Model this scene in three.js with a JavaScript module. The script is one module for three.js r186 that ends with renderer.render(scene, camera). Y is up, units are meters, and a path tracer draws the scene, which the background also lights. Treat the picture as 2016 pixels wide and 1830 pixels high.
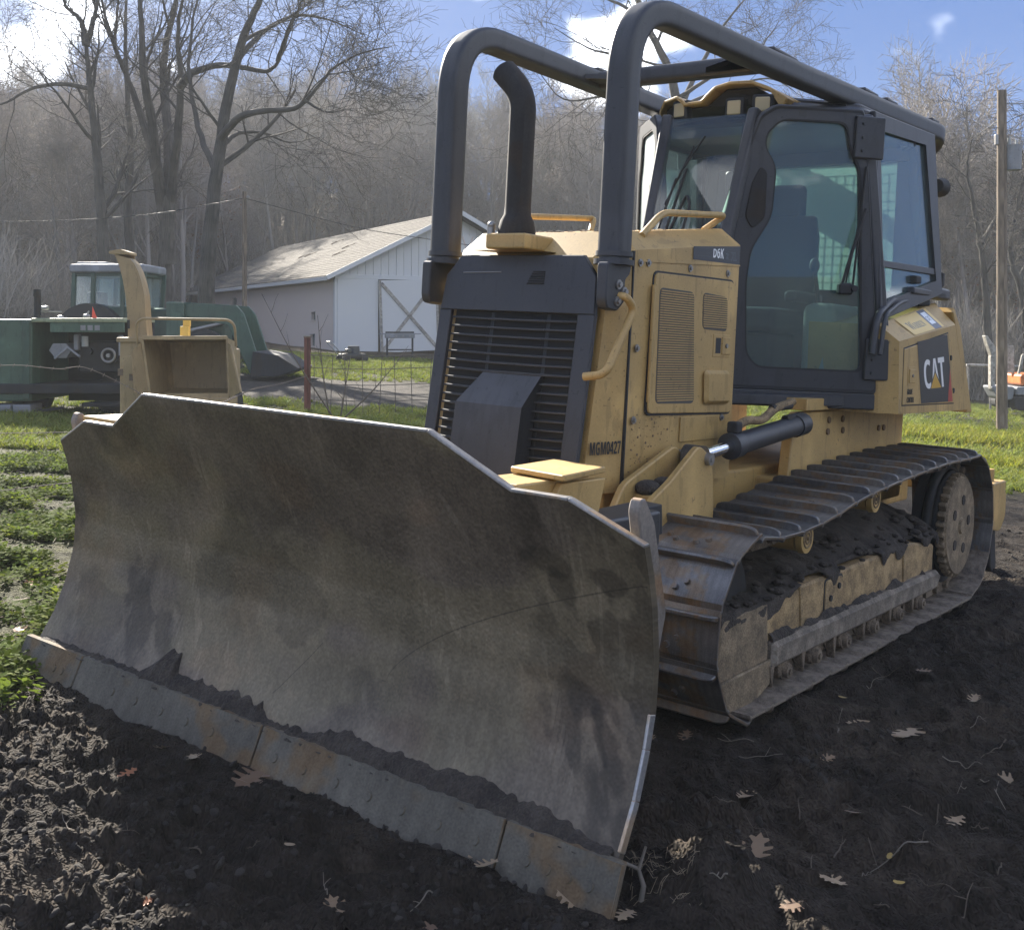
import * as THREE from 'three';
import { mergeGeometries } from 'three/addons/utils/BufferGeometryUtils.js';
import { RoundedBoxGeometry } from 'three/addons/geometries/RoundedBoxGeometry.js';
import { FontLoader } from 'three/addons/loaders/FontLoader.js';
import { TextGeometry } from 'three/addons/geometries/TextGeometry.js';

// ---------------------------------------------------------------- camera, sky, sun, exposure
const W = 2016, H = 1830, F = 2216, CX = 1008, CY = 645, EYE = 1.642;
const scene = new THREE.Scene();
const camera = new THREE.PerspectiveCamera(2 * Math.atan(H / 2 / F) * 180 / Math.PI, W / H, 0.05, 900);
camera.position.set(0, EYE, 0);
camera.setViewOffset(W, H, 0, H / 2 - CY, W, H);          // level camera, horizon above the middle of the picture
camera.updateProjectionMatrix();
const renderer = new THREE.WebGLRenderer({ antialias: true });
renderer.toneMapping = THREE.LinearToneMapping;
renderer.toneMappingExposure = 4.5;
renderer.shadowMap.enabled = true;

const R = Math.PI / 180;
const sunAz = -27 * R, sunEl = 29 * R;                     // to the left of the view axis, behind the machine
const sunDir = new THREE.Vector3(Math.sin(sunAz) * Math.cos(sunEl), Math.sin(sunEl), -Math.cos(sunAz) * Math.cos(sunEl));
const sun = new THREE.DirectionalLight(new THREE.Color(1, 0.93, 0.82), 4.4);
sun.position.copy(sunDir).multiplyScalar(60);
sun.castShadow = true; sun.shadow.mapSize.set(4096, 4096);
Object.assign(sun.shadow.camera, { left: -40, right: 40, top: 30, bottom: -30, near: 1, far: 160 });
scene.add(sun, sun.target);

// ---------------------------------------------------------------- random numbers and noise
function rng(seed) { let a = seed >>> 0; return () => { a = (a + 0x6D2B79F5) | 0; let t = Math.imul(a ^ (a >>> 15), 1 | a); t = (t + Math.imul(t ^ (t >>> 7), 61 | t)) ^ t; return ((t ^ (t >>> 14)) >>> 0) / 4294967296; }; }
const hash = (x, y, s = 0) => { let h = (Math.imul(x, 374761393) + Math.imul(y, 668265263) + Math.imul(s, 974711)) | 0; h = Math.imul(h ^ (h >>> 13), 1274126177); h ^= h >>> 16; return (h >>> 0) / 4294967296; };
const sm = (a, b, x) => { const t = Math.min(1, Math.max(0, (x - a) / (b - a))); return t * t * (3 - 2 * t); };
const clamp = (x, a = 0, b = 1) => Math.min(b, Math.max(a, x));
const lerp = (a, b, t) => a + (b - a) * t;
function vn(x, y, s = 0, per = 0) {                          // value noise, 0..1; per > 0 makes it repeat
  let xi = Math.floor(x), yi = Math.floor(y); const fx = x - xi, fy = y - yi, u = fx * fx * (3 - 2 * fx), v = fy * fy * (3 - 2 * fy);
  let x1 = xi + 1, y1 = yi + 1;
  if (per) { xi = ((xi % per) + per) % per; yi = ((yi % per) + per) % per; x1 = ((x1 % per) + per) % per; y1 = ((y1 % per) + per) % per; }
  return lerp(lerp(hash(xi, yi, s), hash(x1, yi, s), u), lerp(hash(xi, y1, s), hash(x1, y1, s), u), v);
}
function fbm(x, y, o = 4, s = 0, per = 0) { let a = 0.5, t = 0, n = 0; for (let i = 0; i < o; i++) { t += a * vn(x, y, s + i * 17, per); n += a; a *= 0.5; x *= 2; y *= 2; per *= 2; } return t / n; }

// ---------------------------------------------------------------- the sky: clear blue with broken cumulus
{
  const w = 2048, h = 1024, px = new Float32Array(w * h * 4);
  const spots = [[5.5, 14.5, 4.5, 4, .85], [10, 15.5, 3.5, 2.5, .5], [3.2, 13, 2.5, 2.6, .6], [-23, 14, 4.5, 4.5, 1.0], [-17.5, 15, 4, 3, .75], [-8.7, 11.4, 3, 2, .95], [15.5, 17, 3.2, 1.2, .4], [-1.5, 16.6, 1.2, .7, .55], [24, 14.5, 1, .6, .2]];   // azimuth, height, half sizes (degrees), weight
  for (let j = 0; j < h; j++) {
    const el = ((j + 0.5) / h - 0.5) * Math.PI, se = Math.sin(el), ce = Math.cos(el);
    for (let i = 0; i < w; i++) {
      const ph = ((i + 0.5) / w - 0.5) * 2 * Math.PI, dx = Math.cos(ph) * ce, dz = Math.sin(ph) * ce;
      const k = Math.pow(1 - clamp(se), 3.2);
      let r = lerp(.0, .006, k), g = lerp(.046, .078, k), b = lerp(.195, .24, k);
      const c = clamp(dx * sunDir.x + se * sunDir.y + dz * sunDir.z), gl = 0.16 * Math.pow(c, 8) + .8 * Math.pow(c, 60);
      r += gl * .95; g += gl * .92; b += gl * .85;
      const az = Math.atan2(dx, -dz) / R, ed = el / R;
      if (ed > 0) {
        const n = fbm(az * .24 + 40, ed * .42 + 11, 6, 3), n2 = fbm(az * .05 + 9, ed * .12 + 3, 3, 8);
        let m = 0;
        const inFrame = Math.abs(az) < 27 && ed < 19;
        for (const [a, e, sa, sb, q] of spots) { const t = 1 - Math.hypot((az - a) / sa, (ed - e) / sb); if (t > -1) m = Math.max(m, q * clamp(t * .9 + .35)); }
        if (!inFrame) m = Math.max(m, sm(.44, .62, n2) * .85 * sm(19, 24, Math.max(Math.abs(az) * .74, ed)));  // unseen cloud cover outside the view, added to fill the shaded sides
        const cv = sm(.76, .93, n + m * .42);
        const shade = 0.86 + 0.2 * fbm(az * .3, ed * .5 + 5, 3, 21), L = 1.1 + .3 * Math.pow(c, 4) + .45 * clamp(-(dx * sunDir.x + dz * sunDir.z));  // clouds opposite the sun made brighter to lift the shade
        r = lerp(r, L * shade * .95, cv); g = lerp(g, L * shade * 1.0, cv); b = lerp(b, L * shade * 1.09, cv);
      }
      const q = (j * w + i) * 4; px[q] = r * .62; px[q + 1] = g * .62; px[q + 2] = b * .62; px[q + 3] = 1;
    }
  }
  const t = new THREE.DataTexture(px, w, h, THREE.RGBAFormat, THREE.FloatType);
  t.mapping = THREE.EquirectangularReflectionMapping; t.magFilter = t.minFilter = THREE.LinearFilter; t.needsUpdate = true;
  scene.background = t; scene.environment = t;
  scene.fog = new THREE.FogExp2(0xe4e8e6, .0012);
}

// ---------------------------------------------------------------- geometry helpers
const V = (x, y, z) => new THREE.Vector3(x, y, z);
const box = (w, h, d, x = 0, y = 0, z = 0, r = .006) => (r > 0 ? new RoundedBoxGeometry(w, h, d, 1, Math.min(r, w / 2.1, h / 2.1, d / 2.1)) : new THREE.BoxGeometry(w, h, d)).translate(x, y, z);
const span = (x0, x1, y0, y1, z0, z1, r = .006) => box(x1 - x0, y1 - y0, z1 - z0, (x0 + x1) / 2, (y0 + y1) / 2, (z0 + z1) / 2, r);
function cyl(r1, r2, h, axis, x, y, z, seg = 20) { const g = new THREE.CylinderGeometry(r1, r2, h, seg); if (axis === 'x') g.rotateZ(-Math.PI / 2); if (axis === 'z') g.rotateX(Math.PI / 2); return g.translate(x, y, z); }
function bar(a, b, r, seg = 8, r2 = r) { const d = b.clone().sub(a), g = new THREE.CylinderGeometry(r2, r, d.length(), seg); g.applyQuaternion(new THREE.Quaternion().setFromUnitVectors(V(0, 1, 0), d.clone().normalize())); const m = a.clone().add(b).multiplyScalar(.5); return g.translate(m.x, m.y, m.z); }
function beam(a, b, w, h, r = .004) { const d = b.clone().sub(a), g = new RoundedBoxGeometry(w, h, d.length(), 1, Math.min(r, w / 2.1, h / 2.1)); const m = new THREE.Matrix4().lookAt(b, a, V(0, 1, 0)); g.applyMatrix4(m); const c = a.clone().add(b).multiplyScalar(.5); return g.translate(c.x, c.y, c.z); }
function tube(pts, r, seg = 24, rad = 10, tension = .5) { return new THREE.TubeGeometry(new THREE.CatmullRomCurve3(pts, false, 'catmullrom', tension), seg, r, rad, false); }
function bentTube(pts, r, bend, rad = 12, square = 0) {       // straight runs joined by round bends; square > 0: rounded square section
  const c = new THREE.CurvePath();
  let prev = pts[0].clone();
  for (let i = 1; i < pts.length - 1; i++) {
    const a = pts[i].clone().sub(pts[i - 1]).normalize(), b = pts[i + 1].clone().sub(pts[i]).normalize(), q = Array.isArray(bend) ? bend[i - 1] : bend;
    const p0 = pts[i].clone().addScaledVector(a, -q), p1 = pts[i].clone().addScaledVector(b, q);
    c.add(new THREE.LineCurve3(prev, p0)); c.add(new THREE.QuadraticBezierCurve3(p0, pts[i].clone(), p1)); prev = p1;
  }
  c.add(new THREE.LineCurve3(prev, pts[pts.length - 1].clone()));
  const list = [];
  for (const cv of c.curves) { const n = cv.isLineCurve3 ? 1 : 10; for (let k = 0; k < n; k++) list.push(cv.getPoint(k / n)); }
  list.push(prev = pts[pts.length - 1].clone());
  const P = [], N = 4 * (square ? 7 : Math.ceil(rad / 4)); const rings = [];
  let up = null;
  list.forEach((p, i) => {
    const t = (list[Math.min(i + 1, list.length - 1)].clone().sub(list[Math.max(i - 1, 0)])).normalize();
    if (!up) up = Math.abs(t.x) > .9 ? V(0, 1, 0) : V(1, 0, 0);
    const s = t.clone().cross(up).normalize(); up = s.clone().cross(t).normalize();
    const ring = [];
    for (let k = 0; k < N; k++) { const a = (k + .5) / N * 2 * Math.PI; let x = Math.cos(a), y = Math.sin(a); if (square) { const m = Math.pow(Math.pow(Math.abs(x), square) + Math.pow(Math.abs(y), square), -1 / square); x *= m; y *= m; } ring.push(p.clone().addScaledVector(up, x * r).addScaledVector(s, y * r)); }
    rings.push(ring);
  });
  return loft(rings, true, true);
}
function loft(rings, closed = true, caps = true, smooth = true) {
  const n = rings[0].length, pos = [], idx = [];
  for (const r of rings) for (const p of r) pos.push(p.x, p.y, p.z);
  const m = closed ? n : n - 1;
  for (let i = 0; i < rings.length - 1; i++) for (let k = 0; k < m; k++) { const a = i * n + k, b = i * n + (k + 1) % n, c = a + n, d = b + n; idx.push(a, b, c, b, d, c); }
  let g = new THREE.BufferGeometry(); g.setAttribute('position', new THREE.Float32BufferAttribute(pos, 3)); g.setIndex(idx);
  if (!smooth) g = g.toNonIndexed();
  g.computeVertexNormals();
  if (!caps) return g;
  const cap = []; for (const [r, f] of [[rings[0], 1], [rings[rings.length - 1], -1]]) for (let k = 1; k < n - 1; k++) { const t = f > 0 ? [r[0], r[k + 1], r[k]] : [r[0], r[k], r[k + 1]]; for (const p of t) cap.push(p.x, p.y, p.z); }
  const gc = new THREE.BufferGeometry(); gc.setAttribute('position', new THREE.Float32BufferAttribute(cap, 3)); gc.computeVertexNormals();
  return join([g, gc]);
}
function polys(list) {                                         // flat faces from lists of points
  const pos = []; for (const f of list) for (let k = 1; k < f.length - 1; k++) for (const p of [f[0], f[k], f[k + 1]]) pos.push(...p);
  const g = new THREE.BufferGeometry(); g.setAttribute('position', new THREE.Float32BufferAttribute(pos, 3)); g.computeVertexNormals(); return g;
}
const shapeOf = (pts, holes = []) => { const s = new THREE.Shape(pts.map(p => new THREE.Vector2(...p))); for (const h of holes) s.holes.push(new THREE.Path(h.map(p => new THREE.Vector2(...p)))); return s; };
function roundPoly(pts, r, n = 4) {                            // corners cut round
  const out = []; pts.forEach((p, i) => {
    const a = pts[(i + pts.length - 1) % pts.length], b = pts[(i + 1) % pts.length], la = Math.hypot(a[0] - p[0], a[1] - p[1]), lb = Math.hypot(b[0] - p[0], b[1] - p[1]), q = Math.min(r, la * .45, lb * .45);
    const p0 = [p[0] + (a[0] - p[0]) / la * q, p[1] + (a[1] - p[1]) / la * q], p1 = [p[0] + (b[0] - p[0]) / lb * q, p[1] + (b[1] - p[1]) / lb * q];
    for (let k = 0; k <= n; k++) { const t = k / n, u = 1 - t; out.push([u * u * p0[0] + 2 * u * t * p[0] + t * t * p1[0], u * u * p0[1] + 2 * u * t * p[1] + t * t * p1[1]]); }
  }); return out;
}
const rectPts = (x0, x1, y0, y1) => [[x0, y0], [x1, y0], [x1, y1], [x0, y1]];
function slab(pts, depth, bevel = .004, holes = []) { return new THREE.ExtrudeGeometry(shapeOf(pts, holes), { depth: Math.max(.0005, depth - 2 * bevel), bevelEnabled: bevel > 0, bevelThickness: bevel, bevelSize: bevel, bevelOffset: -bevel, bevelSegments: 1, curveSegments: 6 }).translate(0, 0, bevel); }
const sidePlate = (pts, x0, x1, bevel = .004, holes = []) => slab(pts, x1 - x0, bevel, holes).rotateY(-Math.PI / 2).translate(x1, 0, 0);   // points are (z, y)
function planar(g, o, e1, e2, n) { return g.applyMatrix4(new THREE.Matrix4().makeBasis(V(...e1), V(...e2), V(...n)).setPosition(...o)); }
function norm(g) { if (g.index) g = g.toNonIndexed(); for (const k of Object.keys(g.attributes)) if (!['position', 'normal', 'uv'].includes(k)) g.deleteAttribute(k); g.morphAttributes = {}; if (!g.attributes.normal) g.computeVertexNormals(); return g; }
function boxUV(g, s = 1) {
  g = norm(g); const p = g.attributes.position, n = p.count, uv = new Float32Array(n * 2), a = V(), b = V(), c = V();
  for (let i = 0; i < n; i += 3) {
    a.fromBufferAttribute(p, i); b.fromBufferAttribute(p, i + 1); c.fromBufferAttribute(p, i + 2);
    const q = b.clone().sub(a).cross(c.clone().sub(a)), ax = Math.abs(q.x), ay = Math.abs(q.y), az = Math.abs(q.z);
    [a, b, c].forEach((v, k) => { let u, w; if (ax >= ay && ax >= az) { u = v.z; w = v.y; } else if (ay >= az) { u = v.x; w = v.z; } else { u = v.x; w = v.y; } uv[(i + k) * 2] = u / s; uv[(i + k) * 2 + 1] = w / s; });
  }
  g.setAttribute('uv', new THREE.BufferAttribute(uv, 2)); return g;
}
function join(list) { const l = list.map(norm); for (const g of l) if (!g.attributes.uv) g.setAttribute('uv', new THREE.BufferAttribute(new Float32Array(g.attributes.position.count * 2), 2)); return l.length > 1 ? mergeGeometries(l) : l[0]; }
const taken = {};
function numbered(name) { const k = taken[name] = (taken[name] ?? -1) + 1; return k ? `${name}_${String(k).padStart(3, '0')}` : name; }
function mesh(name, geos, mat, parent = scene, label) {
  let g = Array.isArray(geos) ? geos.map(q => boxUV(q, 1.6)) : [boxUV(geos, 1.6)];
  const o = new THREE.Mesh(g.length > 1 ? mergeGeometries(g) : g[0], mat); o.name = parent === scene ? numbered(name) : name;
  o.castShadow = o.receiveShadow = true; parent.add(o); if (label) o.userData.label = label; return o;
}
function raw(name, g, mat, parent = scene) { const o = new THREE.Mesh(g, mat); o.name = parent === scene ? numbered(name) : name; o.castShadow = o.receiveShadow = true; parent.add(o); return o; }
function part(name, parent) { const o = new THREE.Group(); o.name = name; parent.add(o); return o; }
function tag(o, label, category, group) { o.userData.label = label; o.userData.category = category; if (group) o.userData.group = group; return o; }
function thing(name, label, category, pos = [0, 0, 0], turn = 0, group) { const o = new THREE.Group(); o.name = numbered(name); scene.add(o); o.position.set(...pos); o.rotation.y = turn; return tag(o, label, category, group); }
const structure = o => { o.userData.kind = 'structure'; return o; };
// a point of the place from its direction (in photograph pixels) and its distance in metres along the view axis
const at = (u, v, d) => V((u - CX) / F * d, EYE - (v - CY) / F * d, -d);

// ---------------------------------------------------------------- textures and materials
function tex(w, h, fn, srgb = true) {
  const d = new Uint8Array(w * h * 4); for (let j = 0; j < h; j++) for (let i = 0; i < w; i++) { const c = fn((i + .5) / w, (j + .5) / h), q = (j * w + i) * 4; d[q] = clamp(c[0]) * 255; d[q + 1] = clamp(c[1]) * 255; d[q + 2] = clamp(c[2]) * 255; d[q + 3] = 255; }
  const t = new THREE.DataTexture(d, w, h); t.wrapS = t.wrapT = THREE.RepeatWrapping; t.magFilter = THREE.LinearFilter; t.minFilter = THREE.LinearMipmapLinearFilter; t.generateMipmaps = true; if (srgb) t.colorSpace = THREE.SRGBColorSpace; t.needsUpdate = true; return t;
}
const paintTex = tex(1024, 1024, (u, v) => {                   // dust film, specks, rubbed scratches
  const d = fbm(u * 6, v * 6, 5, 1, 6), f = vn(u * 300, v * 300, 4, 300), s = fbm(u * 40, v * 9, 3, 12, 9), speck = vn(u * 130, v * 130, 7, 130) > .93 ? .8 : 1;
  let k = .80 + .18 * d + .05 * (f - .5) - (s > .66 ? .07 : 0); const w = sm(.52, .75, d) * .07;
  k *= speck; return [k + w, k + w, k + w * 1.3];
});
const steelTex = tex(1024, 1024, (u, v) => {
  const d = fbm(u * 7, v * 7, 5, 31, 7), f = vn(u * 260, v * 260, 34, 260), s = fbm(u * 160, v * 8, 3, 36, 8);
  const k = .62 + .42 * d + .12 * (f - .5) + .12 * (s - .5), rust = sm(.55, .72, fbm(u * 9 + 3, v * 9, 4, 41, 9)) * .16;
  return [k + rust * .5, k - rust * .2, k - rust];
});
const dirtTex = tex(1024, 1024, (u, v) => { const a = fbm(u * 24, v * 24, 5, 51, 24), b = vn(u * 330, v * 330, 54, 330), k = .55 + .55 * a + .3 * (b - .5); return [k, k * .97, k * .93]; });
const dirtBump = tex(1024, 1024, (u, v) => { const k = .6 * fbm(u * 40, v * 40, 4, 61, 40) + .4 * vn(u * 300, v * 300, 65, 300); return [k, k, k]; }, false);
const barkTex = tex(256, 512, (u, v) => { const k = .5 + .7 * fbm(u * 14, v * 5, 4, 71, 5) ; return [k, k * .98, k * .95]; });
const lin = (r, g, b) => new THREE.Color().setRGB(r, g, b);
const std = (c, rough, o = {}) => new THREE.MeshStandardMaterial({ color: c, roughness: rough, ...o });
const M = {
  yellow: std(lin(.585, .38, .13), .5, { map: paintTex }),
  yellowDusty: std(lin(.46, .33, .165), .75, { map: dirtTex, bumpMap: dirtBump, bumpScale: .002 }),
  yellowDirty: std(lin(.30, .235, .15), .85, { map: dirtTex, bumpMap: dirtBump, bumpScale: .003 }),
  black: std(lin(.046, .048, .052), .45, { map: paintTex }),
  blackRough: std(lin(.028, .028, .029), .75, { map: steelTex }),
  rubber: std(lin(.018, .018, .018), .7),
  steel: std(lin(.155, .145, .13), .46, { map: steelTex, metalness: .45 }),
  shoe: std(lin(.23, .22, .205), .36, { map: steelTex, metalness: .5 }),
  bright: std(lin(.72, .72, .72), .12, { metalness: 1 }),
  bolt: std(lin(.30, .29, .27), .4, { metalness: .7 }),
  dark: std(lin(.03, .03, .03), .9),
  mud: std(lin(.066, .056, .047), .95, { map: dirtTex, bumpMap: dirtBump, bumpScale: .012 }),
  drymud: std(lin(.25, .20, .145), .95, { map: dirtTex, bumpMap: dirtBump, bumpScale: .008 }),
  glass: new THREE.MeshPhysicalMaterial({ color: lin(.62, .72, .72), roughness: 0, transmission: .93, thickness: 0, ior: 1.5 }),
  dustyGlass: new THREE.MeshPhysicalMaterial({ color: lin(.70, .88, .80), roughness: .42, transmission: .92, thickness: 0, ior: 1.5 }),
  seat: std(lin(.05, .055, .065), .85),
  trim: std(lin(.30, .31, .29), .7),
  lens: std(lin(.50, .40, .22), .35),
  printGapDark: std(lin(.012, .014, .018), .6),  // black lettering, and the painted shade of panel gaps
};
// ---------------------------------------------------------------- ground: one sheet from the yard to the wooded hill
const SX = -.0526, SD = -.0036;                                  // the yard tilts gently, up to the left
function land(x, d) {
  const xl = 30 * Math.tanh(x / 30), base = SX * xl + SD * Math.min(d, 60);
  const rise = .66 * sm(17, 42, d) * sm(14, 2, x);
  const u = x / Math.max(d, 30), hillH = lerp(12.5, 6.5, sm(-.1, .42, u)) * (1 + .18 * (fbm(x * .012 + 5, 2, 2, 77) - .5)), hill = hillH * sm(48, 150, d + 6 * fbm(x * .05, d * .05, 2, 5)) + .05 * Math.max(0, d - 48);
  return base + rise + hill + .10 * (fbm(x * .25 + 8, d * .25, 3, 81) - .5) * sm(7, 14, d);
}
const soilMask = (x, d) => {                                     // bare worked soil against grass
  const n = fbm(x * .8 + 4, d * .8, 4, 91) - .5, edge = -2.25 + .12 * (d - 4) + n * 1.3 - .5 * sm(6, 9, d);
  let s = sm(edge - .35, edge + .25, x);
  s *= 1 - sm(13.5, 15.5, d + n * 3 - .15 * Math.abs(x - 7) + (x > 3.5 ? .8 : -2.5 * sm(2, -2, x)));
  return s;
};
const gravelMask = (x, d) => { const c = 25.6 + .10 * x + .6 * Math.sin(x * .5); return (1 - sm(2.3, 3.6, Math.abs(d - c) + 2 * (fbm(x, d, 3, 95) - .5))) * sm(5, 2, x); };
function micro(x, d) {                                           // clods, ruts and pressed plates of mud
  const f = sm(16, 6, d), s = soilMask(x, d);
  if (f <= 0) return 0;
  let w = x + .25 * (vn(x * 1.7, d * 1.7, 3) - .5), q = d + .25 * (vn(x * 1.7 + 9, d * 1.7, 4) - .5);
  let n = .15 * (fbm(w * .9, q * 1.1, 3, 101) - .5);
  const r = 1 - Math.abs(2 * fbm(w * 3.2, q * 5.0, 4, 111) - 1); n += .075 * (r * r - .35);
  n += .045 * (fbm(w * 14, q * 18, 3, 121) - .5);
  const lump = fbm(w * 30, q * 34, 3, 131); n += (.022 + .010 * sm(-.3, -1.2, x)) * sm(.42, .75, lump) * sm(.3, .55, fbm(w * 2 + 3, q * 2, 2, 135) + .12 * sm(-.2, -1.2, x)); n += .010 * (vn(w * 75, q * 80, 138) - .5);
  const plate = vn(w * 4.5, q * 7.5, 141); n += .028 * sm(.52, .6, plate) * sm(-1.0, 0, x);
  return n * f * lerp(.45, 1, s);
}
// heights pressed flat under the tracks and along the cutting edge (machine coordinates)
const MZ = (() => {
  const ray = (u, v) => V((u - CX) / F, -(v - CY) / F, -1).normalize();
  const back = ray(2700, 742), right = ray(-1900, 500); right.addScaledVector(back, -right.dot(back)).normalize();
  const left = right.clone().negate(), fwd = back.clone().negate(), up = fwd.clone().cross(left).normalize();
  const m = new THREE.Matrix4().makeBasis(left, up, fwd), cam = V(3.2145, 1.64, 4.4449).applyMatrix4(m);
  return m.setPosition(-cam.x, EYE - cam.y, -cam.z);
})();
const MZi = MZ.clone().invert();
function ground(x, d) {
  let y = land(x, d), mi = micro(x, d);
  const p = V(x, y, -d).applyMatrix4(MZi), ax = Math.abs(p.x);
  const onTrack = sm(.32, .24, Math.abs(ax - .885)) * sm(.15, -.1, p.z) * sm(-4.0, -3.8, p.z);
  const edge = sm(1.75, 1.6, ax) * sm(.22, .05, Math.abs(p.z - 1.70));
  const under = sm(1.3, 1.1, ax) * sm(1.6, 1.4, p.z) * sm(-4.4, -4, p.z);
  mi = lerp(mi - .015, -.035 + mi * .25, Math.max(onTrack, under * .5)); mi = lerp(mi, mi * .35 + .012, edge);
  // heap pushed up beside the end of the blade
  mi += .16 * Math.exp(-(Math.pow((p.x - 1.74) / .15, 2) + Math.pow((p.z - 1.38) / .16, 2))) * (.35 + 1.2 * fbm(x * 13, d * 13, 4, 151));
  return y + mi;
}
{
  const axis = (parts) => { const o = []; for (const [a, b, s] of parts) for (let v = a; v < b - 1e-6; v += s) o.push(v); return o; };
  const grow = (v0, s0, k, end) => { const o = []; let v = v0, s = s0; while (Math.abs(v) < Math.abs(end)) { v += s * Math.sign(end); s *= k; o.push(v); } return o; };
  const core = axis([[-2.4, 2.9, .0155]]), xs = [...grow(-2.4, .018, 1.032, -150).reverse(), ...core, ...grow(2.9, .018, 1.032, 150)];
  const ds = [...grow(2.05, .25, 1.22, -160).reverse().map(v => v)];
  const near = []; let d = 2.1; while (d < 13) { near.push(d); d *= 1.0048; } while (d < 152) { near.push(d); d *= 1.028; }
  const back = []; { let v = 2.05, s = .2; while (v > -90) { back.push(v); v -= s; s *= 1.25; } } back.reverse();
  const dd = [...back, ...near], nx = xs.length, nd = dd.length;
  const pos = new Float32Array(nx * nd * 3), col = new Float32Array(nx * nd * 3), uv = new Float32Array(nx * nd * 2), idx = new Uint32Array((nx - 1) * (nd - 1) * 6);
  for (let j = 0; j < nd; j++) for (let i = 0; i < nx; i++) {
    const q = j * nx + i, x = xs[i], dv = dd[j], fine = dv > 1.9 && dv < 18 && Math.abs(x) < 14;
    pos[q * 3] = x; pos[q * 3 + 1] = fine ? ground(x, dv) : land(x, dv) ; pos[q * 3 + 2] = -dv;
    uv[q * 2] = x / 1.6; uv[q * 2 + 1] = dv / 1.6;
    const s = dv < 20 ? soilMask(x, dv) : 0, g = gravelMask(x, dv), litter = sm(36, 46, dv + 4 * fbm(x * .3, dv * .3, 2, 7)), a = fbm(x * 1.3, dv * 1.3, 4, 161), b = fbm(x * 5, dv * 5, 3, 165);
    let c = [lerp(.085, .06, a), lerp(.095, .065, a), lerp(.030, .028, a)];                             // thin turf with earth between
    const so = .052 + .030 * a + .022 * (b - .5), dry = sm(.5, .7, fbm(x * 2.2 + 7, dv * 2.2, 3, 169)) * .030;
    const soil = [so * .80 + dry * .95, so * .70 + dry * .78, so * .60 + dry * .60];
    c = c.map((v, k) => lerp(v, soil[k], s));
    const gr = .13 + .07 * (b - .5); c = c.map((v, k) => lerp(v, [gr, gr * .97, gr * .92][k], g));
    const lt = .17 + .07 * (a - .5) + .05 * (b - .5); c = c.map((v, k) => lerp(v, [lt * 1.15, lt * .88, lt * .62][k], litter));
    col.set(c, q * 3);
  }
  let k = 0; for (let j = 0; j < nd - 1; j++) for (let i = 0; i < nx - 1; i++) { const a = j * nx + i, b = a + 1, c = a + nx, e = c + 1; idx[k++] = a; idx[k++] = b; idx[k++] = c; idx[k++] = b; idx[k++] = e; idx[k++] = c; }
  const g = new THREE.BufferGeometry(); g.setAttribute('position', new THREE.BufferAttribute(pos, 3)); g.setAttribute('color', new THREE.BufferAttribute(col, 3)); g.setAttribute('uv', new THREE.BufferAttribute(uv, 2)); g.setIndex(new THREE.BufferAttribute(idx, 1)); g.computeVertexNormals();
  structure(raw('ground', g, new THREE.MeshPhysicalMaterial({ color: lin(.76, .72, .68), roughness: .9, specularIntensity: .35, vertexColors: true, map: dirtTex, bumpMap: dirtBump, bumpScale: .03 }))).castShadow = true;
}
// ---------------------------------------------------------------- the bulldozer (x to its left, y up, z forward)
const font = await new FontLoader().loadAsync('fonts/droid/droid_sans_bold.typeface.json');
const serif = await new FontLoader().loadAsync('fonts/droid/droid_serif_bold.typeface.json');
function canvasTex(w, h, draw) { const c = document.createElement('canvas'); c.width = w; c.height = h; draw(c.getContext('2d'), w, h); const t = new THREE.CanvasTexture(c); t.colorSpace = THREE.SRGBColorSpace; t.anisotropy = 4; return t; }
const dozer = new THREE.Group(); dozer.name = 'bulldozer'; scene.add(dozer); MZ.decompose(dozer.position, dozer.quaternion, dozer.scale);
tag(dozer, 'dusty yellow bulldozer with black grille, enclosed cab and wide blade on muddy soil', 'bulldozer');
const D = dozer;

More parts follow.
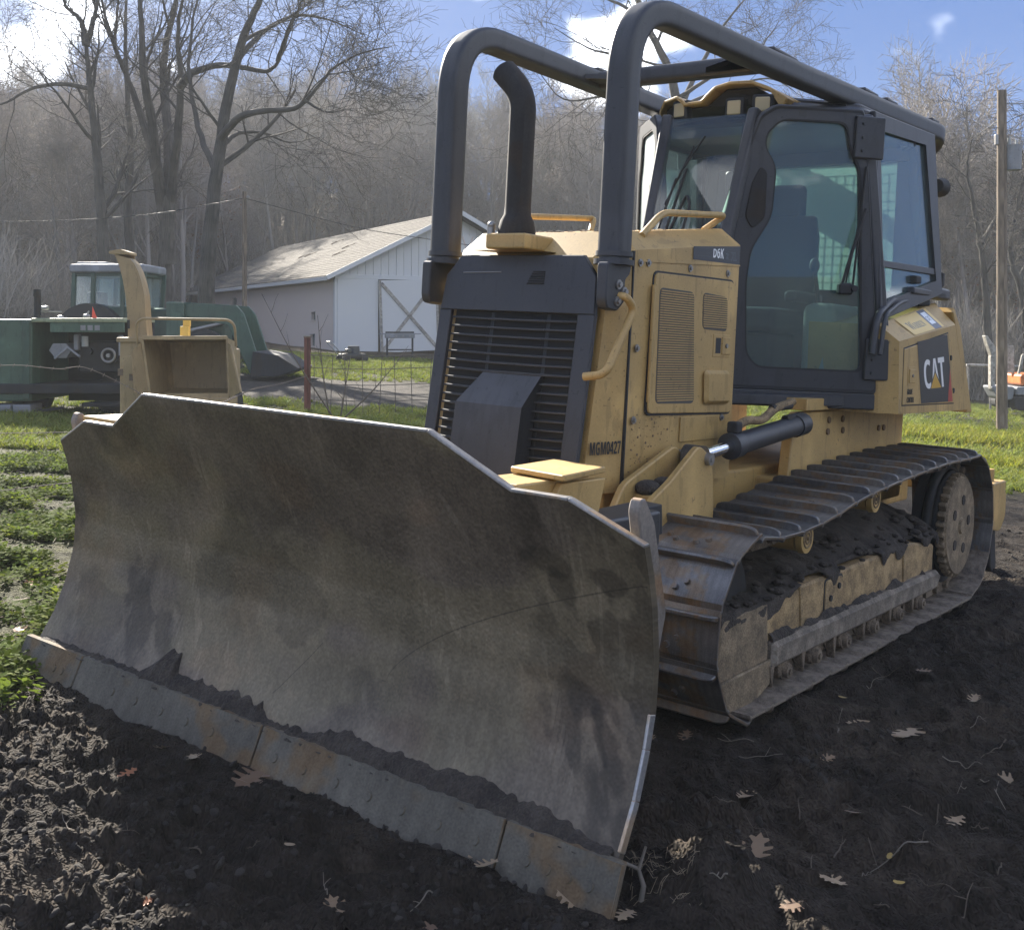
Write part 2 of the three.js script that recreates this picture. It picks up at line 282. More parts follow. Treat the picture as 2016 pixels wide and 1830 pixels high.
// --- blade
const ytop = x => { const a = Math.abs(x); return a < .78 ? 1.30 : a < 1.08 ? lerp(1.30, 1.14, (a - .78) / .30) : a < 1.30 ? 1.14 : lerp(1.14, 1.03, (a - 1.30) / .25); };
const prof = [[.10, 1.652], [.14, 1.632], [.25, 1.568], [.38, 1.52], [.53, 1.487], [.68, 1.485], [.84, 1.512], [.94, 1.542], [1.03, 1.577], [1.14, 1.622], [1.30, 1.69]];
const zOf = y => { for (let i = 1; i < prof.length; i++) if (y <= prof[i][0]) { const a = prof[i - 1], b = prof[i]; return lerp(a[1], b[1], (y - a[0]) / (b[0] - a[0])); } return prof[prof.length - 1][1]; };
const bladeTex = tex(2048, 900, (u, v) => {
  const x = (u - .5) * 3.12, y = v * 1.34;
  const big = fbm(x * 1.6 + 9, y * 1.8, 4, 201), mid = fbm(x * 6, y * 6, 4, 205), fine = vn(x * 150, y * 150, 209), drag = fbm(x * 70, y * 3.2 + mid * .6, 3, 213), drag2 = fbm((x + y * .7) * 34, (y - x) * 3, 3, 216);
  let k = .62 + .30 * (big - .5) + .24 * (mid - .5) + .12 * (fine - .5) + .07 * (drag - .5) + .07 * (drag2 - .5);
  let c = [k * 1.04, k * .99, k * .90];
  const rust = sm(.54, .70, fbm(x * 3 + 2, y * 4 + 5, 4, 221)) * .025; c = [c[0] + rust * .7, c[1] - rust * .15, c[2] - rust * .7];
  const olive = sm(.50, .66, fbm(x * 2.2 + 7, y * 3 + 1, 3, 225)) * .06; c = [c[0] + olive, c[1] + olive * 1.05, c[2] + olive * .4];
  const footTint = sm(.40, .18, y + .12 * (mid - .5)) * .03; c = c.map((q, i) => q + footTint * [.7, .9, 1.15][i] * (.5 + drag));      // paler and bluish towards the foot
  const stain = sm(.60, .66, fbm(x * 2.6 + 20, y * 3.4 + 2, 5, 231) + .05 * (drag - .5)) * .12; c = c.map(q => q * (1 - stain));
  const smear = sm(.57, .63, fbm((x * .9 + y * .5) * 7 + 3, (y * .9 - x * .4) * 3.5 + 6, 4, 236)) * sm(.85, 1.35, x) * .22; c = c.map(q => q * (1 - smear));
  for (const [cx, cy, w, h] of [[-.95, .36, .10, .20], [-.74, .30, .07, .10], [1.16, .93, .10, .06], [1.22, .845, .05, .09], [1.40, .90, .06, .04], [1.42, .40, .05, .12], [1.30, .52, .07, .07]]) { const t = Math.hypot((x - cx + .5 * (y - cy)) / w, (y - cy) / h) + 1.1 * (fbm(x * 14, y * 14, 4, 240) - .5); const q = sm(1.1, .7, t) * .24; if (q > 0) c = c.map(v2 => v2 * (1 - q)); }
  const sc = (px, py, w) => { const t = Math.abs(px) / w; return t < 1 ? (1 - t) : 0; };
  const arc = x > .48 ? .386 + .52 * Math.pow(clamp((x - .5) / 1.02), .62) : -9; let lines = sc(y - arc, 0, .004) * .28 * (x > .48 && x < 1.54 ? 1 : 0);
  const arc2 = .46 + (x - .17) * 1.2; lines += sc(y - arc2 - .02 * (big - .5), 0, .004) * (x > -.02 && x < .16 ? .35 : 0);
  if (vn(Math.floor(x * 9 + y * 31), Math.floor(y * 3), 241) > .5) lines += sc(((x * 1.3 + y * .35) * 9) % 1 - .5, 0, .012) * .25 * vn(x * 5, y * 40, 245);
  c = c.map(q => q * (1 - lines));
  const lt = sm(.80, .84, vn(x * 17 + y * 9, y * 3.0, 249)) * sm(.48, .5, vn(x * 90, y * 4, 251)) * .12; return c.map(q => q + lt * .6);
});
const bladeBump = tex(1024, 448, (u, v) => { const x = u * 3.12, y = v * 1.34, k = .5 * fbm(x * 10, y * 10, 4, 261) + .25 * vn(x * 120, y * 120, 265) + .25 * fbm(x * 60, y * 6, 3, 268); return [k, k, k]; }, false);
const bladeMat = std(lin(.35, .305, .26), .54, { map: bladeTex, bumpMap: bladeBump, bumpScale: .004, metalness: .3 });
const blade = (() => {
  const xs = []; for (let i = 0; i <= 62; i++) xs.push(-1.55 + 3.1 * i / 62); for (const q of [.78, 1.08, 1.30]) xs.push(q, -q); xs.sort((a, b) => a - b);
  const rows = 30, pos = [], uv = [], idx = [], n = xs.length;
  for (const side of [0, 1]) for (let j = 0; j <= rows; j++) for (const x of xs) {
    const y = lerp(.10, ytop(x), j / rows), dent = .006 * (fbm(x * 1.8 + 4, y * 1.8, 3, 271) - .5) ; pos.push(x, y, zOf(y) + dent - (side ? .032 : 0)); uv.push(x / 3.12 + .5, y / 1.34);
  }
  const S = n * (rows + 1);
  for (let j = 0; j < rows; j++) for (let i = 0; i < n - 1; i++) { const a = j * n + i, b = a + 1, c = a + n, d = c + 1; idx.push(a, b, c, b, d, c); idx.push(S + a, S + c, S + b, S + b, S + c, S + d); }
  for (let i = 0; i < n - 1; i++) { const a = rows * n + i, b = a + 1; idx.push(a, b, S + a, b, S + b, S + a); }
  for (let j = 0; j < rows; j++) { const a = j * n, c = a + n; idx.push(a, c, S + a, c, S + c, S + a); const e = j * n + n - 1, f = e + n; idx.push(e, S + e, f, f, S + e, S + f); }
  let g = new THREE.BufferGeometry(); g.setAttribute('position', new THREE.Float32BufferAttribute(pos, 3)); g.setAttribute('uv', new THREE.Float32BufferAttribute(uv, 2)); g.setIndex(idx); g = g.toNonIndexed(); g.computeVertexNormals();
  // smooth the broad face, keep the edges crisp
  const gp = g.attributes.position, gn = g.attributes.normal;
  for (let i = 0; i < gp.count; i++) if (gn.getZ(i) > .6) { const y = gp.getY(i), e = .02, dz = (zOf(y + e) - zOf(Math.max(.1, y - e))) / (2 * e), l = Math.hypot(1, dz); gn.setXYZ(i, 0, -dz / l, 1 / l); }
  return raw('blade', g, bladeMat, D);
})();
{ const px = [-1.55, -1.30, -1.08, -.78, .78, 1.08, 1.30, 1.55]; for (let i = 0; i < 7; i++) { const a = px[i], b = px[i + 1], q = x => V(x, ytop(x) + .003, zOf(ytop(x)) - .016); mesh('top_edge', beam(q(a), q(b), .036, .012, .004), std(lin(.50, .47, .43), .42, { map: steelTex, metalness: .5 }), blade); } }
for (const [y0, y1] of [[.15, .28], [.28, .42], [.42, .52]]) mesh('worn_end', beam(V(1.547, y0, zOf(y0) - .012), V(1.547, y1, zOf(y1) - .012), .012, .034, .004), std(lin(.55, .54, .52), .38, { map: steelTex, metalness: .6 }), blade);
blade.userData.label = 'wide concave steel blade with scuffed dirty face';
const edgeMat = std(lin(.175, .155, .118), .88, { map: steelTex, bumpMap: dirtBump, bumpScale: .004, metalness: 0 });
for (const [x0, x1] of [[-1.59, -1.137], [-1.131, .036], [.044, 1.166], [1.174, 1.59]])
  mesh('cutting_edge', sidePlate([[1.712, -.012], [1.736, -.008], [1.672, .150], [1.646, .150]], x0, x1, .004), edgeMat, blade);
for (const x of [-1.46, -1.30, -1.24, -.86, -.70, -.53, -.368, -.212, .148, .30, .461, .618, .769, .924, 1.078, 1.275, 1.35, 1.424, 1.498]) {
  const g = cyl(.0165, .0180, .008, 'y', 0, 0, 0, 14).rotateX(Math.PI / 2 - .38).translate(x, .072, 1.7055); mesh('edge_bolt', g, edgeMat, blade);
}
{ // dark wet soil caked in the corner above the cutting edge
  const n = 420, pos = [], idx = [], top = x => { const win = sm(-.80, -.62, x) * sm(.02, -.14, x), n1 = fbm(x * 6.5 + 2.9, 3, 4, 283); return .150 + Math.max(.004, .018 * fbm(x * 4, 1, 2, 281) + win * (.04 + .075 * sm(.36, .52, n1)) + .045 * sm(.2, .4, x) * sm(1.5, 1.2, x) * (.5 + n1) + .022 * (vn(x * 24, 1, 286) - .5) * (.3 + win) + .014 * (vn(x * 60, 4, 287) - .5)); };
  for (let i = 0; i <= n; i++) { const x = -1.5 + 3.03 * i / n, t = top(x); for (let k = 0; k <= 5; k++) { const q = k / 5, y = lerp(.135, t, q), th = .034 * Math.sqrt(Math.max(0, 1 - q * q)) * (.6 + .8 * vn(x * 40, q * 4, 288)) + (k === 5 ? -.004 : .003); pos.push(x, y, zOf(y) + th); } }
  for (let i = 0; i < n; i++) for (let k = 0; k < 5; k++) { const a = i * 6 + k, b = a + 6; idx.push(a, b, a + 1, b, b + 1, a + 1); }
  const g = new THREE.BufferGeometry(); g.setAttribute('position', new THREE.Float32BufferAttribute(pos, 3)); g.setIndex(idx); g.computeVertexNormals();
  mesh('caked_mud', g, M.mud, blade, 'dark wet soil caked along the foot of the blade');
}
for (const s of [1, -1]) {
  if (s > 0) {
    mesh('trunnion_box', [span(.76, .96, .62, 1.13, .98, 1.42, .01), sidePlate([[.92, 1.12], [1.20, 1.12], [1.44, .80], [1.44, .45], [1.1, .45]], .96, .99, .004)], M.yellow, blade);
    mesh('cover_plate', slab(roundPoly([[.715, .87], [.965, .88], [1.03, 1.25], [.765, 1.21]].map(([x, z]) => [x, -z]), .012), .022, .004).rotateX(-Math.PI / 2).translate(0, 1.135, 0), M.yellow, blade);
  } else {
    mesh('trunnion_box', span(-1.45, -1.24, .75, 1.125, 1.22, 1.43, .01), M.yellow, blade);
    mesh('cover_plate', slab(roundPoly([[-1.50, 1.21], [-1.20, 1.20], [-1.16, 1.52], [-1.46, 1.53]].map(([x, z]) => [x, -z]), .012), .022, .004).rotateX(-Math.PI / 2).translate(0, 1.132, 0), M.yellow, blade);
  }
  mesh('blade_rib', sidePlate(roundPoly([[1.43, .55], [1.52, .99], [1.56, 1.13], [1.545, 1.165], [1.52, 1.165], [1.46, 1.09], [1.36, .8]], .02), s > 0 ? 1.475 : -1.515, s > 0 ? 1.515 : -1.475, .005), std(lin(.34, .29, .235), .7, { map: steelTex }), blade);
  mesh('tilt_bracket', [span(s > 0 ? .94 : -1.12, s > 0 ? 1.12 : -.94, .86, 1.0, .72, 1.12, .015)], M.black, D);
  mesh('push_arm', [beam(V(s * .50, .42, .2), V(s * .62, .50, 1.45), .16, .24), beam(V(s * .95, .93, .5), V(s * .75, .85, 1.35), .12, .12)], M.black, D);
}
mesh('blade_frame', [span(-.7, .7, .35, .60, .95, 1.42, .02), span(-.25, .25, .55, .95, 1.1, 1.44, .02), span(-1.45, 1.45, .2, .34, 1.34, 1.49, .01), span(-1.4, 1.4, .92, 1.0, 1.36, 1.475, .01)], M.yellow, D);

// --- tracks
const path = (() => {
  const p = []; const arc = (cz, cy, r, a0, a1, n) => { for (let i = 0; i <= n; i++) { const a = lerp(a0, a1, i / n); p.push([cz + r * Math.cos(a), cy + r * Math.sin(a)]); } };
  for (let i = 0; i <= 12; i++) p.push([lerp(-3.38, -.10, i / 12), .052]);
  arc(-.115, .418, .382, -Math.PI / 2 + .25, Math.PI / 2 - .18, 14);
  p.push([-.28, .775], [-.55, .775], [-.85, .80], [-1.3, .862], [-1.81, .905], [-2.3, .935], [-2.8, .955]);
  arc(-3.40, .515, .447, Math.PI / 2 - .12, Math.PI * 1.5 - .15, 18);
  const c = new THREE.CatmullRomCurve3(p.map(q => V(0, q[1], q[0])), true, 'centripetal'); c.arcLengthDivisions = 1200; return c;
})();
const NS = 41, pitch = path.getLength() / NS;
const shoeGeo = (() => {
  const w = .56, l = pitch * 1.0;
  const plate = slab([[-l / 2, 0], [-l / 2 + .022, .006], [l / 2 - .012, .006], [l / 2 + .012, -.008], [l / 2 + .012, .006], [l / 2 - .012, .020], [-l / 2 + .022, .020], [-l / 2, .014]], w, .002).rotateY(-Math.PI / 2).translate(w / 2, 0, 0);
  const gr = slab(roundPoly([[-w / 2 + .004, .012], [w / 2 - .004, .012], [w / 2 - .012, .046], [w / 2 - .05, .058], [-w / 2 + .05, .058], [-w / 2 + .012, .046]], .03, 4), .020, .004).translate(0, 0, -l / 2 + .022);
  const bolts = []; for (const x of [-.085, -.045, .045, .085]) bolts.push(cyl(.013, .016, .016, 'y', x * 1.1, .026, .03 + (Math.abs(x) < .06 ? .032 : 0), 8));
  return boxUV(mergeGeometries([plate, gr, ...bolts].map(g => boxUV(g, 1.6))), .7);
})();
const shoeMats = [M.shoe, std(lin(.19, .185, .18), .33, { map: steelTex, metalness: .55 }), std(lin(.22, .195, .165), .5, { map: steelTex, metalness: .3 })];
const shoeMud = std(lin(.25, .21, .165), .8, { map: dirtTex });
for (const s of [1, -1]) {
  const track = part('track', D), r = rng(s + 7);
  for (let i = 0; i < NS; i++) {
    const t = (i + .35) / NS, p = path.getPointAt(t), tg = path.getTangentAt(t), out = V(0, -tg.z, tg.y).multiplyScalar(-1);
    // outward is to the right of the walking direction (bottom run walks forward)
    const o = V(0, -tg.z, tg.y); const low = p.y < .2 && p.z < 0;
    const sh = raw('track_shoe', shoeGeo, low ? shoeMud : shoeMats[Math.floor(r() * 3)], track);
    const m = new THREE.Matrix4().makeBasis(V(1, 0, 0), V(0, o.y, o.z), V(0, -o.z, o.y)); sh.quaternion.setFromRotationMatrix(m); sh.position.set(s * .885, p.y, p.z); sh.rotateX((r() - .5) * .03);
  }
  const links = []; for (let i = 0; i < NS; i++) { const t = (i + .35) / NS, p = path.getPointAt(t), tg = path.getTangentAt(t), o = V(0, -tg.z, tg.y), a = p.clone().addScaledVector(o, -.045); for (const dx of [-.085, .085]) { const q = a.clone(); q.x = s * .885 + dx; const e = tg.clone().multiplyScalar(pitch * .54); links.push(beam(q.clone().sub(e), q.clone().add(e), .03, .085, .01)); links.push(cyl(.024, .024, .05, 'x', q.x + Math.sign(dx) * .018, q.y + e.y, q.z + e.z, 10)); } }
  mesh('track_links', links, M.drymud, track, 'muddy chain of links inside the shoes');
  const X = (a, b) => s > 0 ? [a, b] : [-b, -a];
  const frame = part('track_frame', D);
  mesh('frame_beam', [sidePlate([[-.44, .26], [-.44, .455], [-.86, .475], [-2.5, .49], [-2.93, .43], [-2.93, .25], [-1.2, .245]], ...X(.74, 1.045), .012), sidePlate([[-2.32, .46], [-2.35, .275], [-2.38, .275], [-2.36, .46]], ...X(1.04, 1.055), .003), sidePlate([[-.80, .472], [-.83, .26], [-.86, .26], [-.83, .472]], ...X(1.04, 1.054), .003)], M.yellowDusty, frame);
  mesh('front_guard', [sidePlate([[.03, .06], [.085, .20], [.10, .40], [.02, .455], [-.42, .465], [-.45, .25], [-.45, .075], [-.3, .04]], ...X(.80, 1.058), .012), sidePlate([[.06, .05], [.075, .19], [-.44, .20], [-.44, .085], [-.28, .035]], ...X(1.058, 1.078), .006)], M.yellowDirty, frame);
  mesh('roller_guard', [sidePlate(roundPoly([[-.45, .150], [-.45, .275], [-2.92, .275], [-2.98, .24], [-2.9, .155]], .03), ...X(1.0, 1.092), .022)], std(lin(.26, .225, .18), .8, { map: dirtTex }), frame);
  mesh('access_gap_shade', sidePlate(roundPoly([[-1.12, .275], [-1.12, .465], [-1.37, .465], [-1.37, .275]], .03), ...X(1.044, 1.0475), 0), M.printGapDark, frame); mesh('access_plate', sidePlate(roundPoly([[-1.13, .285], [-1.13, .455], [-1.36, .455], [-1.36, .285]], .03), ...X(1.044, 1.053), .003), M.yellowDusty, frame);  // dark sheet behind the plate paints the shade of its gap
  for (const z of [-1.19, -1.30]) mesh('plate_bolt', cyl(.016, .016, .012, 'x', s * 1.056, z < -1.25 ? .41 : .36, z, 8), M.dark, frame);
  for (const z of [-.62, -.98, -1.38, -1.80, -2.22, -2.62]) {
    mesh('track_roller', [cyl(.105, .105, .05, 'x', s * .97, .155, z, 20), cyl(.09, .09, .16, 'x', s * .885, .155, z, 18), cyl(.05, .05, .08, 'x', s * 1.03, .115, z, 14), cyl(.034, .04, .03, 'x', s * 1.08, .112, z, 12), cyl(.016, .016, .012, 'x', s * 1.098, .112, z, 8)], M.drymud, frame);
    mesh('roller_bracket', sidePlate(roundPoly([[z + .07, .17], [z + .055, .085], [z - .055, .085], [z - .07, .17]], .02), ...X(1.02, 1.068), .006), M.drymud, frame); mesh('guide_tooth', sidePlate([[z + .20, .17], [z + .17, .05 + .03 * Math.abs(Math.sin(z * 9))], [z + .15, .17]], ...X(1.04, 1.085), .004), M.drymud, frame);
  }
  for (const [y, z] of [[.705, -.86], [.815, -1.81]]) { const cr = mesh('carrier_roller', [cyl(.070, .070, .16, 'x', s * .93, y, z, 22), cyl(.075, .078, .03, 'x', s * 1.035, y, z, 26)], M.yellow, frame); mesh('carrier_ring', [new THREE.TorusGeometry(.047, .005, 6, 26).rotateY(Math.PI / 2).translate(s * 1.051, y, z), new THREE.TorusGeometry(.026, .005, 6, 20).rotateY(Math.PI / 2).translate(s * 1.051, y, z), cyl(.010, .012, .012, 'x', s * 1.054, y, z, 8)], M.yellowDirty, frame); }
  { // soil heaped on top of the frame and hanging over its side
    const nz = 150, nu = 14, pos = [], idx = [];
    for (let i = 0; i <= nz; i++) { const z = lerp(.06, -3.0, i / nz), hi = .03 + .09 * sm(-.2, -.9, z) + .06 * sm(-1.0, -1.8, z) + .05 * (fbm(z * 3, 1, 3, 301) - .5), drape = z > -.42 ? .05 + .07 * fbm(z * 9, 2, 3, 303) : -.030 + .11 * sm(.40, .85, fbm(z * 4 + 3, 4, 3, 305)) + .022 * sm(.4, .8, vn(z * 30, 7, 307)) * vn(z * 7, 3, 308);
      for (let k = 0; k <= nu; k++) { const q = k / nu; let x, y; if (q < .7) { const a = q / .7; x = lerp(.66, drape > .004 ? 1.052 : 1.012, a); y = .455 + .03 * sm(-.4, -1, z) + hi * Math.pow(1 - a, .7) * 1.0 + .014 * a; } else { const a = (q - .7) / .3; x = (drape > .004 ? 1.052 : 1.012) + .006 * Math.sin(a * 3.1); y = .469 + .03 * sm(-.4, -1, z) - drape * a; }
        const nn = .035 * (fbm(z * 14, q * 9, 3, 311) - .5); pos.push(s * (x + nn * .5 * (q > .7 ? .6 : 1)), y + nn * (q < .7 ? 1 : .4), z); } }
    for (let i = 0; i < nz; i++) for (let k = 0; k < nu; k++) { const a = i * (nu + 1) + k, b = a + nu + 1; idx.push(a, a + 1, b, a + 1, b + 1, b); }
    const g = new THREE.BufferGeometry(); g.setAttribute('position', new THREE.Float32BufferAttribute(pos, 3)); g.setIndex(idx); g.computeVertexNormals(); { const r8 = rng(88 + s), lumps = [g]; for (let i = 0; i < 90; i++) { const z = -.02 - 2.9 * r8(), a = Math.sqrt(r8()), R8 = .012 + .03 * r8() * r8(); lumps.push(new THREE.IcosahedronGeometry(R8, 1).scale(1.3, .7, 1.2).translate(s * lerp(.75, 1.06, a), .47 + .03 * sm(-.4, -1, z) + (.07 + .10 * sm(-.2, -.9, z)) * Math.pow(1 - a, .7) * .9, z)); } mesh('heaped_soil', lumps, M.mud, frame, 'dark soil heaped on the track frame'); }
    const p2 = [], i2 = []; for (let i = 0; i <= 120; i++) { const z = lerp(-.46, -2.7, i / 120), t = .262 + .045 * sm(.3, .8, fbm(z * 5, 9, 3, 315)) + .012 * vn(z * 40, 3, 316); for (let k = 0; k <= 3; k++) p2.push(s * (1.062 + (k === 1 ? .012 : k === 2 ? .010 : -.012)), lerp(.24, t, k / 3), z); } for (let i = 0; i < 120; i++) for (let k = 0; k < 3; k++) { const a = i * 4 + k, b = a + 4; i2.push(a, a + 1, b, a + 1, b + 1, b); }
    const g2 = new THREE.BufferGeometry(); g2.setAttribute('position', new THREE.Float32BufferAttribute(p2, 3)); g2.setIndex(i2); g2.computeVertexNormals(); mesh('soil_strip', g2, M.mud, frame);
  }
  const sp = part('sprocket', D);
  mesh('sprocket_rim', [cyl(.40, .40, .06, 'x', s * .90, .515, -3.40, 44), new THREE.TorusGeometry(.375, .03, 8, 44).rotateY(Math.PI / 2).translate(s * .97, .515, -3.38), new THREE.TorusGeometry(.33, .022, 8, 44).rotateY(Math.PI / 2).translate(s * 1.01, .515, -3.36)], M.blackRough, sp);
  { const pts = []; for (let i = 0; i < 96; i++) { const a = i / 96 * 2 * Math.PI, r2 = .335 + (i % 3 === 0 ? -.03 : .008) + .008 * (vn(i * 1.3, 2, 321) - .5); pts.push([-3.33 + r2 * Math.cos(a), .515 + r2 * Math.sin(a)]); } mesh('final_drive_cover', [sidePlate(pts, ...X(1.03, 1.085), .008), cyl(.315, .325, .015, 'x', s * 1.088, .515, -3.33, 44)], M.yellowDirty, sp, 'yellow final drive cover ringed with packed mud teeth');
    for (let i = 0; i < 5; i++) { const a = i / 5 * 2 * Math.PI + .5; mesh('cover_hole', [cyl(.034, .034, .012, 'x', s * 1.094, .515 + .17 * Math.sin(a), -3.33 + .17 * Math.cos(a), 14)], M.mud, sp); }
    mesh('hub_cap', [cyl(.05, .06, .02, 'x', s * 1.10, .515, -3.33, 16)], M.yellowDirty, sp); }
  mesh('front_idler', [cyl(.34, .34, .10, 'x', s * .885, .418, -.115, 36)], M.blackRough, frame);
}
// --- main body between the tracks
mesh('main_frame', [span(-.46, .46, .38, .95, -3.7, .1, .02), span(-.60, .60, .62, .90, -3.6, -1.5, .02)], M.yellow, D);
mesh('rear_side_plate', [sidePlate([[-1.56, .80], [-1.62, 1.225], [-1.70, 1.265], [-3.5, 1.265], [-3.5, .84]], .56, .625, .006), sidePlate([[-1.56, .80], [-1.62, 1.225], [-1.70, 1.265], [-3.5, 1.265], [-3.5, .84]], -.625, -.56, .006)], M.yellow, D);
for (const [y, z] of [[1.225, -1.70], [1.16, -1.70], [1.21, -2.13], [1.21, -2.35], [1.14, -2.12], [1.14, -2.36], [1.13, -3.1], [1.13, -3.0]]) mesh('plate_bolt', cyl(.02, .02, .012, 'x', .63, y, z, 8), std(lin(.16, .10, .05), .7), D);
mesh('step_plate', [span(.50, .655, 1.275, 1.345, -2.75, -1.72, .006)], M.yellow, D);

// --- hood: front nose, side panels, service door
const hoodRing = (h) => { const r = []; for (const [x, y, z] of h) r.push(V(x, y, z)); for (const [x, y, z] of h.slice().reverse()) r.push(V(-x, y, z)); return r; };
const hoodS = [
  [[.45, .93, .265], [.465, 1.74, .168], [.44, 1.91, .15], [.365, 2.0, .14]],
  [[.50, .93, .03], [.51, 1.80, .03], [.515, 2.045, .01], [.415, 2.135, -.02]],
  [[.515, .93, -1.05], [.515, 1.8, -1.05], [.515, 2.165, -1.05], [.40, 2.255, -1.05]]];
const hood = mesh('hood', loft(hoodS.map(hoodRing), true, true, false), M.yellow, D);
mesh('panel_seam_shade', [sidePlate([[.026, .93], [.026, 2.04], [.016, 2.04], [.016, .93]], .5, .5165, 0)], M.printGapDark, hood);  // dark line painted for the shaded joint
mesh('hood_rail_edge', [sidePlate([[-.52, 2.045], [-1.05, 2.06], [-1.05, 2.052], [-.05, 1.995], [-.05, 2.003]], .512, .5205, 0)], M.yellow, hood);
const doorO = roundPoly([[-.155, 1.29], [-.165, 1.955], [-.985, 1.965], [-1.02, 1.275]], .035);
mesh('door_gap_shade', sidePlate(roundPoly([[-.145, 1.28], [-.155, 1.965], [-.995, 1.975], [-1.03, 1.265]], .04), .505, .5175, 0), M.printGapDark, hood);  // dark sheet round the door, shade of the gap as colour
const hoodDoor = mesh('hood_door', sidePlate(doorO, .51, .526, .003), M.yellow, hood);
for (const [o, n] of [[[[-.215, 1.335], [-.205, 1.888], [-.545, 1.885], [-.60, 1.33]], 46], [[[-.648, 1.705], [-.64, 1.89], [-.912, 1.88], [-.925, 1.70]], 15]]) {
  const ring = roundPoly(o, .035); mesh('vent_screen', sidePlate(ring, .52, .5275, .001), std(lin(.10, .09, .075), .8), hood);
  const y0 = o[0][1] + .008, y1 = o[1][1] - .008, bars = []; for (let i = 0; i < n; i++) { const t = (i + .5) / n, y = lerp(y0, y1, t), e = .012 * Math.pow(Math.abs(2 * t - 1), 12), za = lerp(o[0][0], o[1][0], t) - .006 - e, zb = lerp(o[3][0], o[2][0], t) + .006 + e; bars.push(box(.004, .0055, za - zb, .5285, y, (za + zb) / 2, 0)); }
  mesh('vent_louvres', bars, M.yellow, hood);
}
mesh('door_latch', [sidePlate(rectPts(-.96, -.775, 1.565, 1.683), .524, .529, .002), sidePlate(rectPts(-.955, -.865, 1.58, 1.67), .526, .536, .003)], M.yellow, hood);
mesh('latch_recess_shade', sidePlate(rectPts(-.855, -.80, 1.585, 1.665), .5255, .5302, 0), M.printGapDark, hood); mesh('latch_key', cyl(.012, .012, .012, 'x', .538, 1.625, -.905, 10), M.bolt, hood);  // recess is a flat dark patch, its shade painted
mesh('door_bulge', sidePlate(roundPoly([[-.685, 1.325], [-.675, 1.498], [-.945, 1.498], [-.965, 1.322]], .03), .52, .556, .018), M.yellow, hood);
mesh('door_hinge', [cyl(.009, .009, .55, 'y', .527, 1.62, -.148, 8)], M.yellow, hood);
mesh('lower_panel', [sidePlate(rectPts(-.90, -.49, 1.14, 1.262), .512, .5195, .002)], M.yellow, hood);
for (const [y, z] of [[1.99, -.031], [1.995, -.104], [2.0, -.508], [2.005, -.917], [1.595, -.039], [1.262, -.041], [1.25, -.93], [.99, -.05]]) mesh('hood_bolt', [cyl(.018, .018, .006, 'x', .518, y, z, 12), cyl(.010, .010, .014, 'x', .522, y, z, 6)], M.bolt, hood);
{ const r9 = rng(909), sp = []; for (let i = 0; i < 150; i++) { const a = r9(), z = -.02 - .42 * Math.pow(r9(), 1.3), y = .95 + .34 * Math.pow(r9(), 1.6) * (1 + .6 * -z), q = .002 + .005 * Math.pow(r9(), 3); sp.push(cyl(q, q, .003, 'x', .5165, y, z, 6).translate(0, 0, 0)); } mesh('mud_splashes', sp, std(lin(.20, .14, .085), .95), hood).userData.kind = 'stuff'; }
const txt = (s, size, f = font) => new TextGeometry(s, { font: f, size, depth: .0012, curveSegments: 3, bevelEnabled: false });
function sideText(s, size, w, x, y, z, tilt = 0, yaw = 0, f = font) { const g = txt(s, size, f); g.computeBoundingBox(); g.scale(w / (g.boundingBox.max.x - g.boundingBox.min.x), 1, 1); return g.rotateZ(tilt).rotateY(Math.PI / 2 + yaw).translate(x, y, z); }
mesh('stencilled_number', sideText('MGM0427', .058, .195, .4655, 1.108, .238, .02, -.2153), M.printGapDark, hood);
{ const q = { w: 512, h: 128 }; const t = canvasTex(q.w, q.h, (c) => { c.fillStyle = '#1b2027'; c.fillRect(0, 0, 512, 128); c.fillStyle = '#e6e6e2'; c.save(); c.scale(.62, 1); c.font = 'bold 104px sans-serif'; c.fillText('D6K', 330, 100); c.restore(); c.strokeStyle = '#5d6670'; c.lineWidth = 2; c.font = 'bold 54px sans-serif'; c.strokeText('2', 350, 98); c.save(); c.scale(.7, 1); c.font = 'bold 78px sans-serif'; c.strokeText('XL', 588, 104); c.restore(); c.globalAlpha = .3; c.strokeStyle = '#7c8791'; for (let i = 0; i < 9; i++) { c.beginPath(); c.moveTo(hash(i, 1) * 512, hash(i, 2) * 128); c.lineTo(hash(i, 3) * 512, hash(i, 4) * 128); c.stroke(); } });
  const g = new THREE.BufferGeometry(); const P = [[.519, 2.047, -.53], [.519, 2.06, -1.046], [.519, 2.158, -1.046], [.519, 2.112, -.53]], U = [[0, 0], [1, 0], [1, 1], [0, 1]]; const pos = [], uv = []; for (const i of [0, 1, 2, 0, 2, 3]) { pos.push(...P[i]); uv.push(...U[i]); } g.setAttribute('position', new THREE.Float32BufferAttribute(pos, 3)); g.setAttribute('uv', new THREE.Float32BufferAttribute(uv, 2)); g.computeVertexNormals();
  raw('model_decal', g, std(lin(1, 1, 1), .35, { map: t }), hood); }
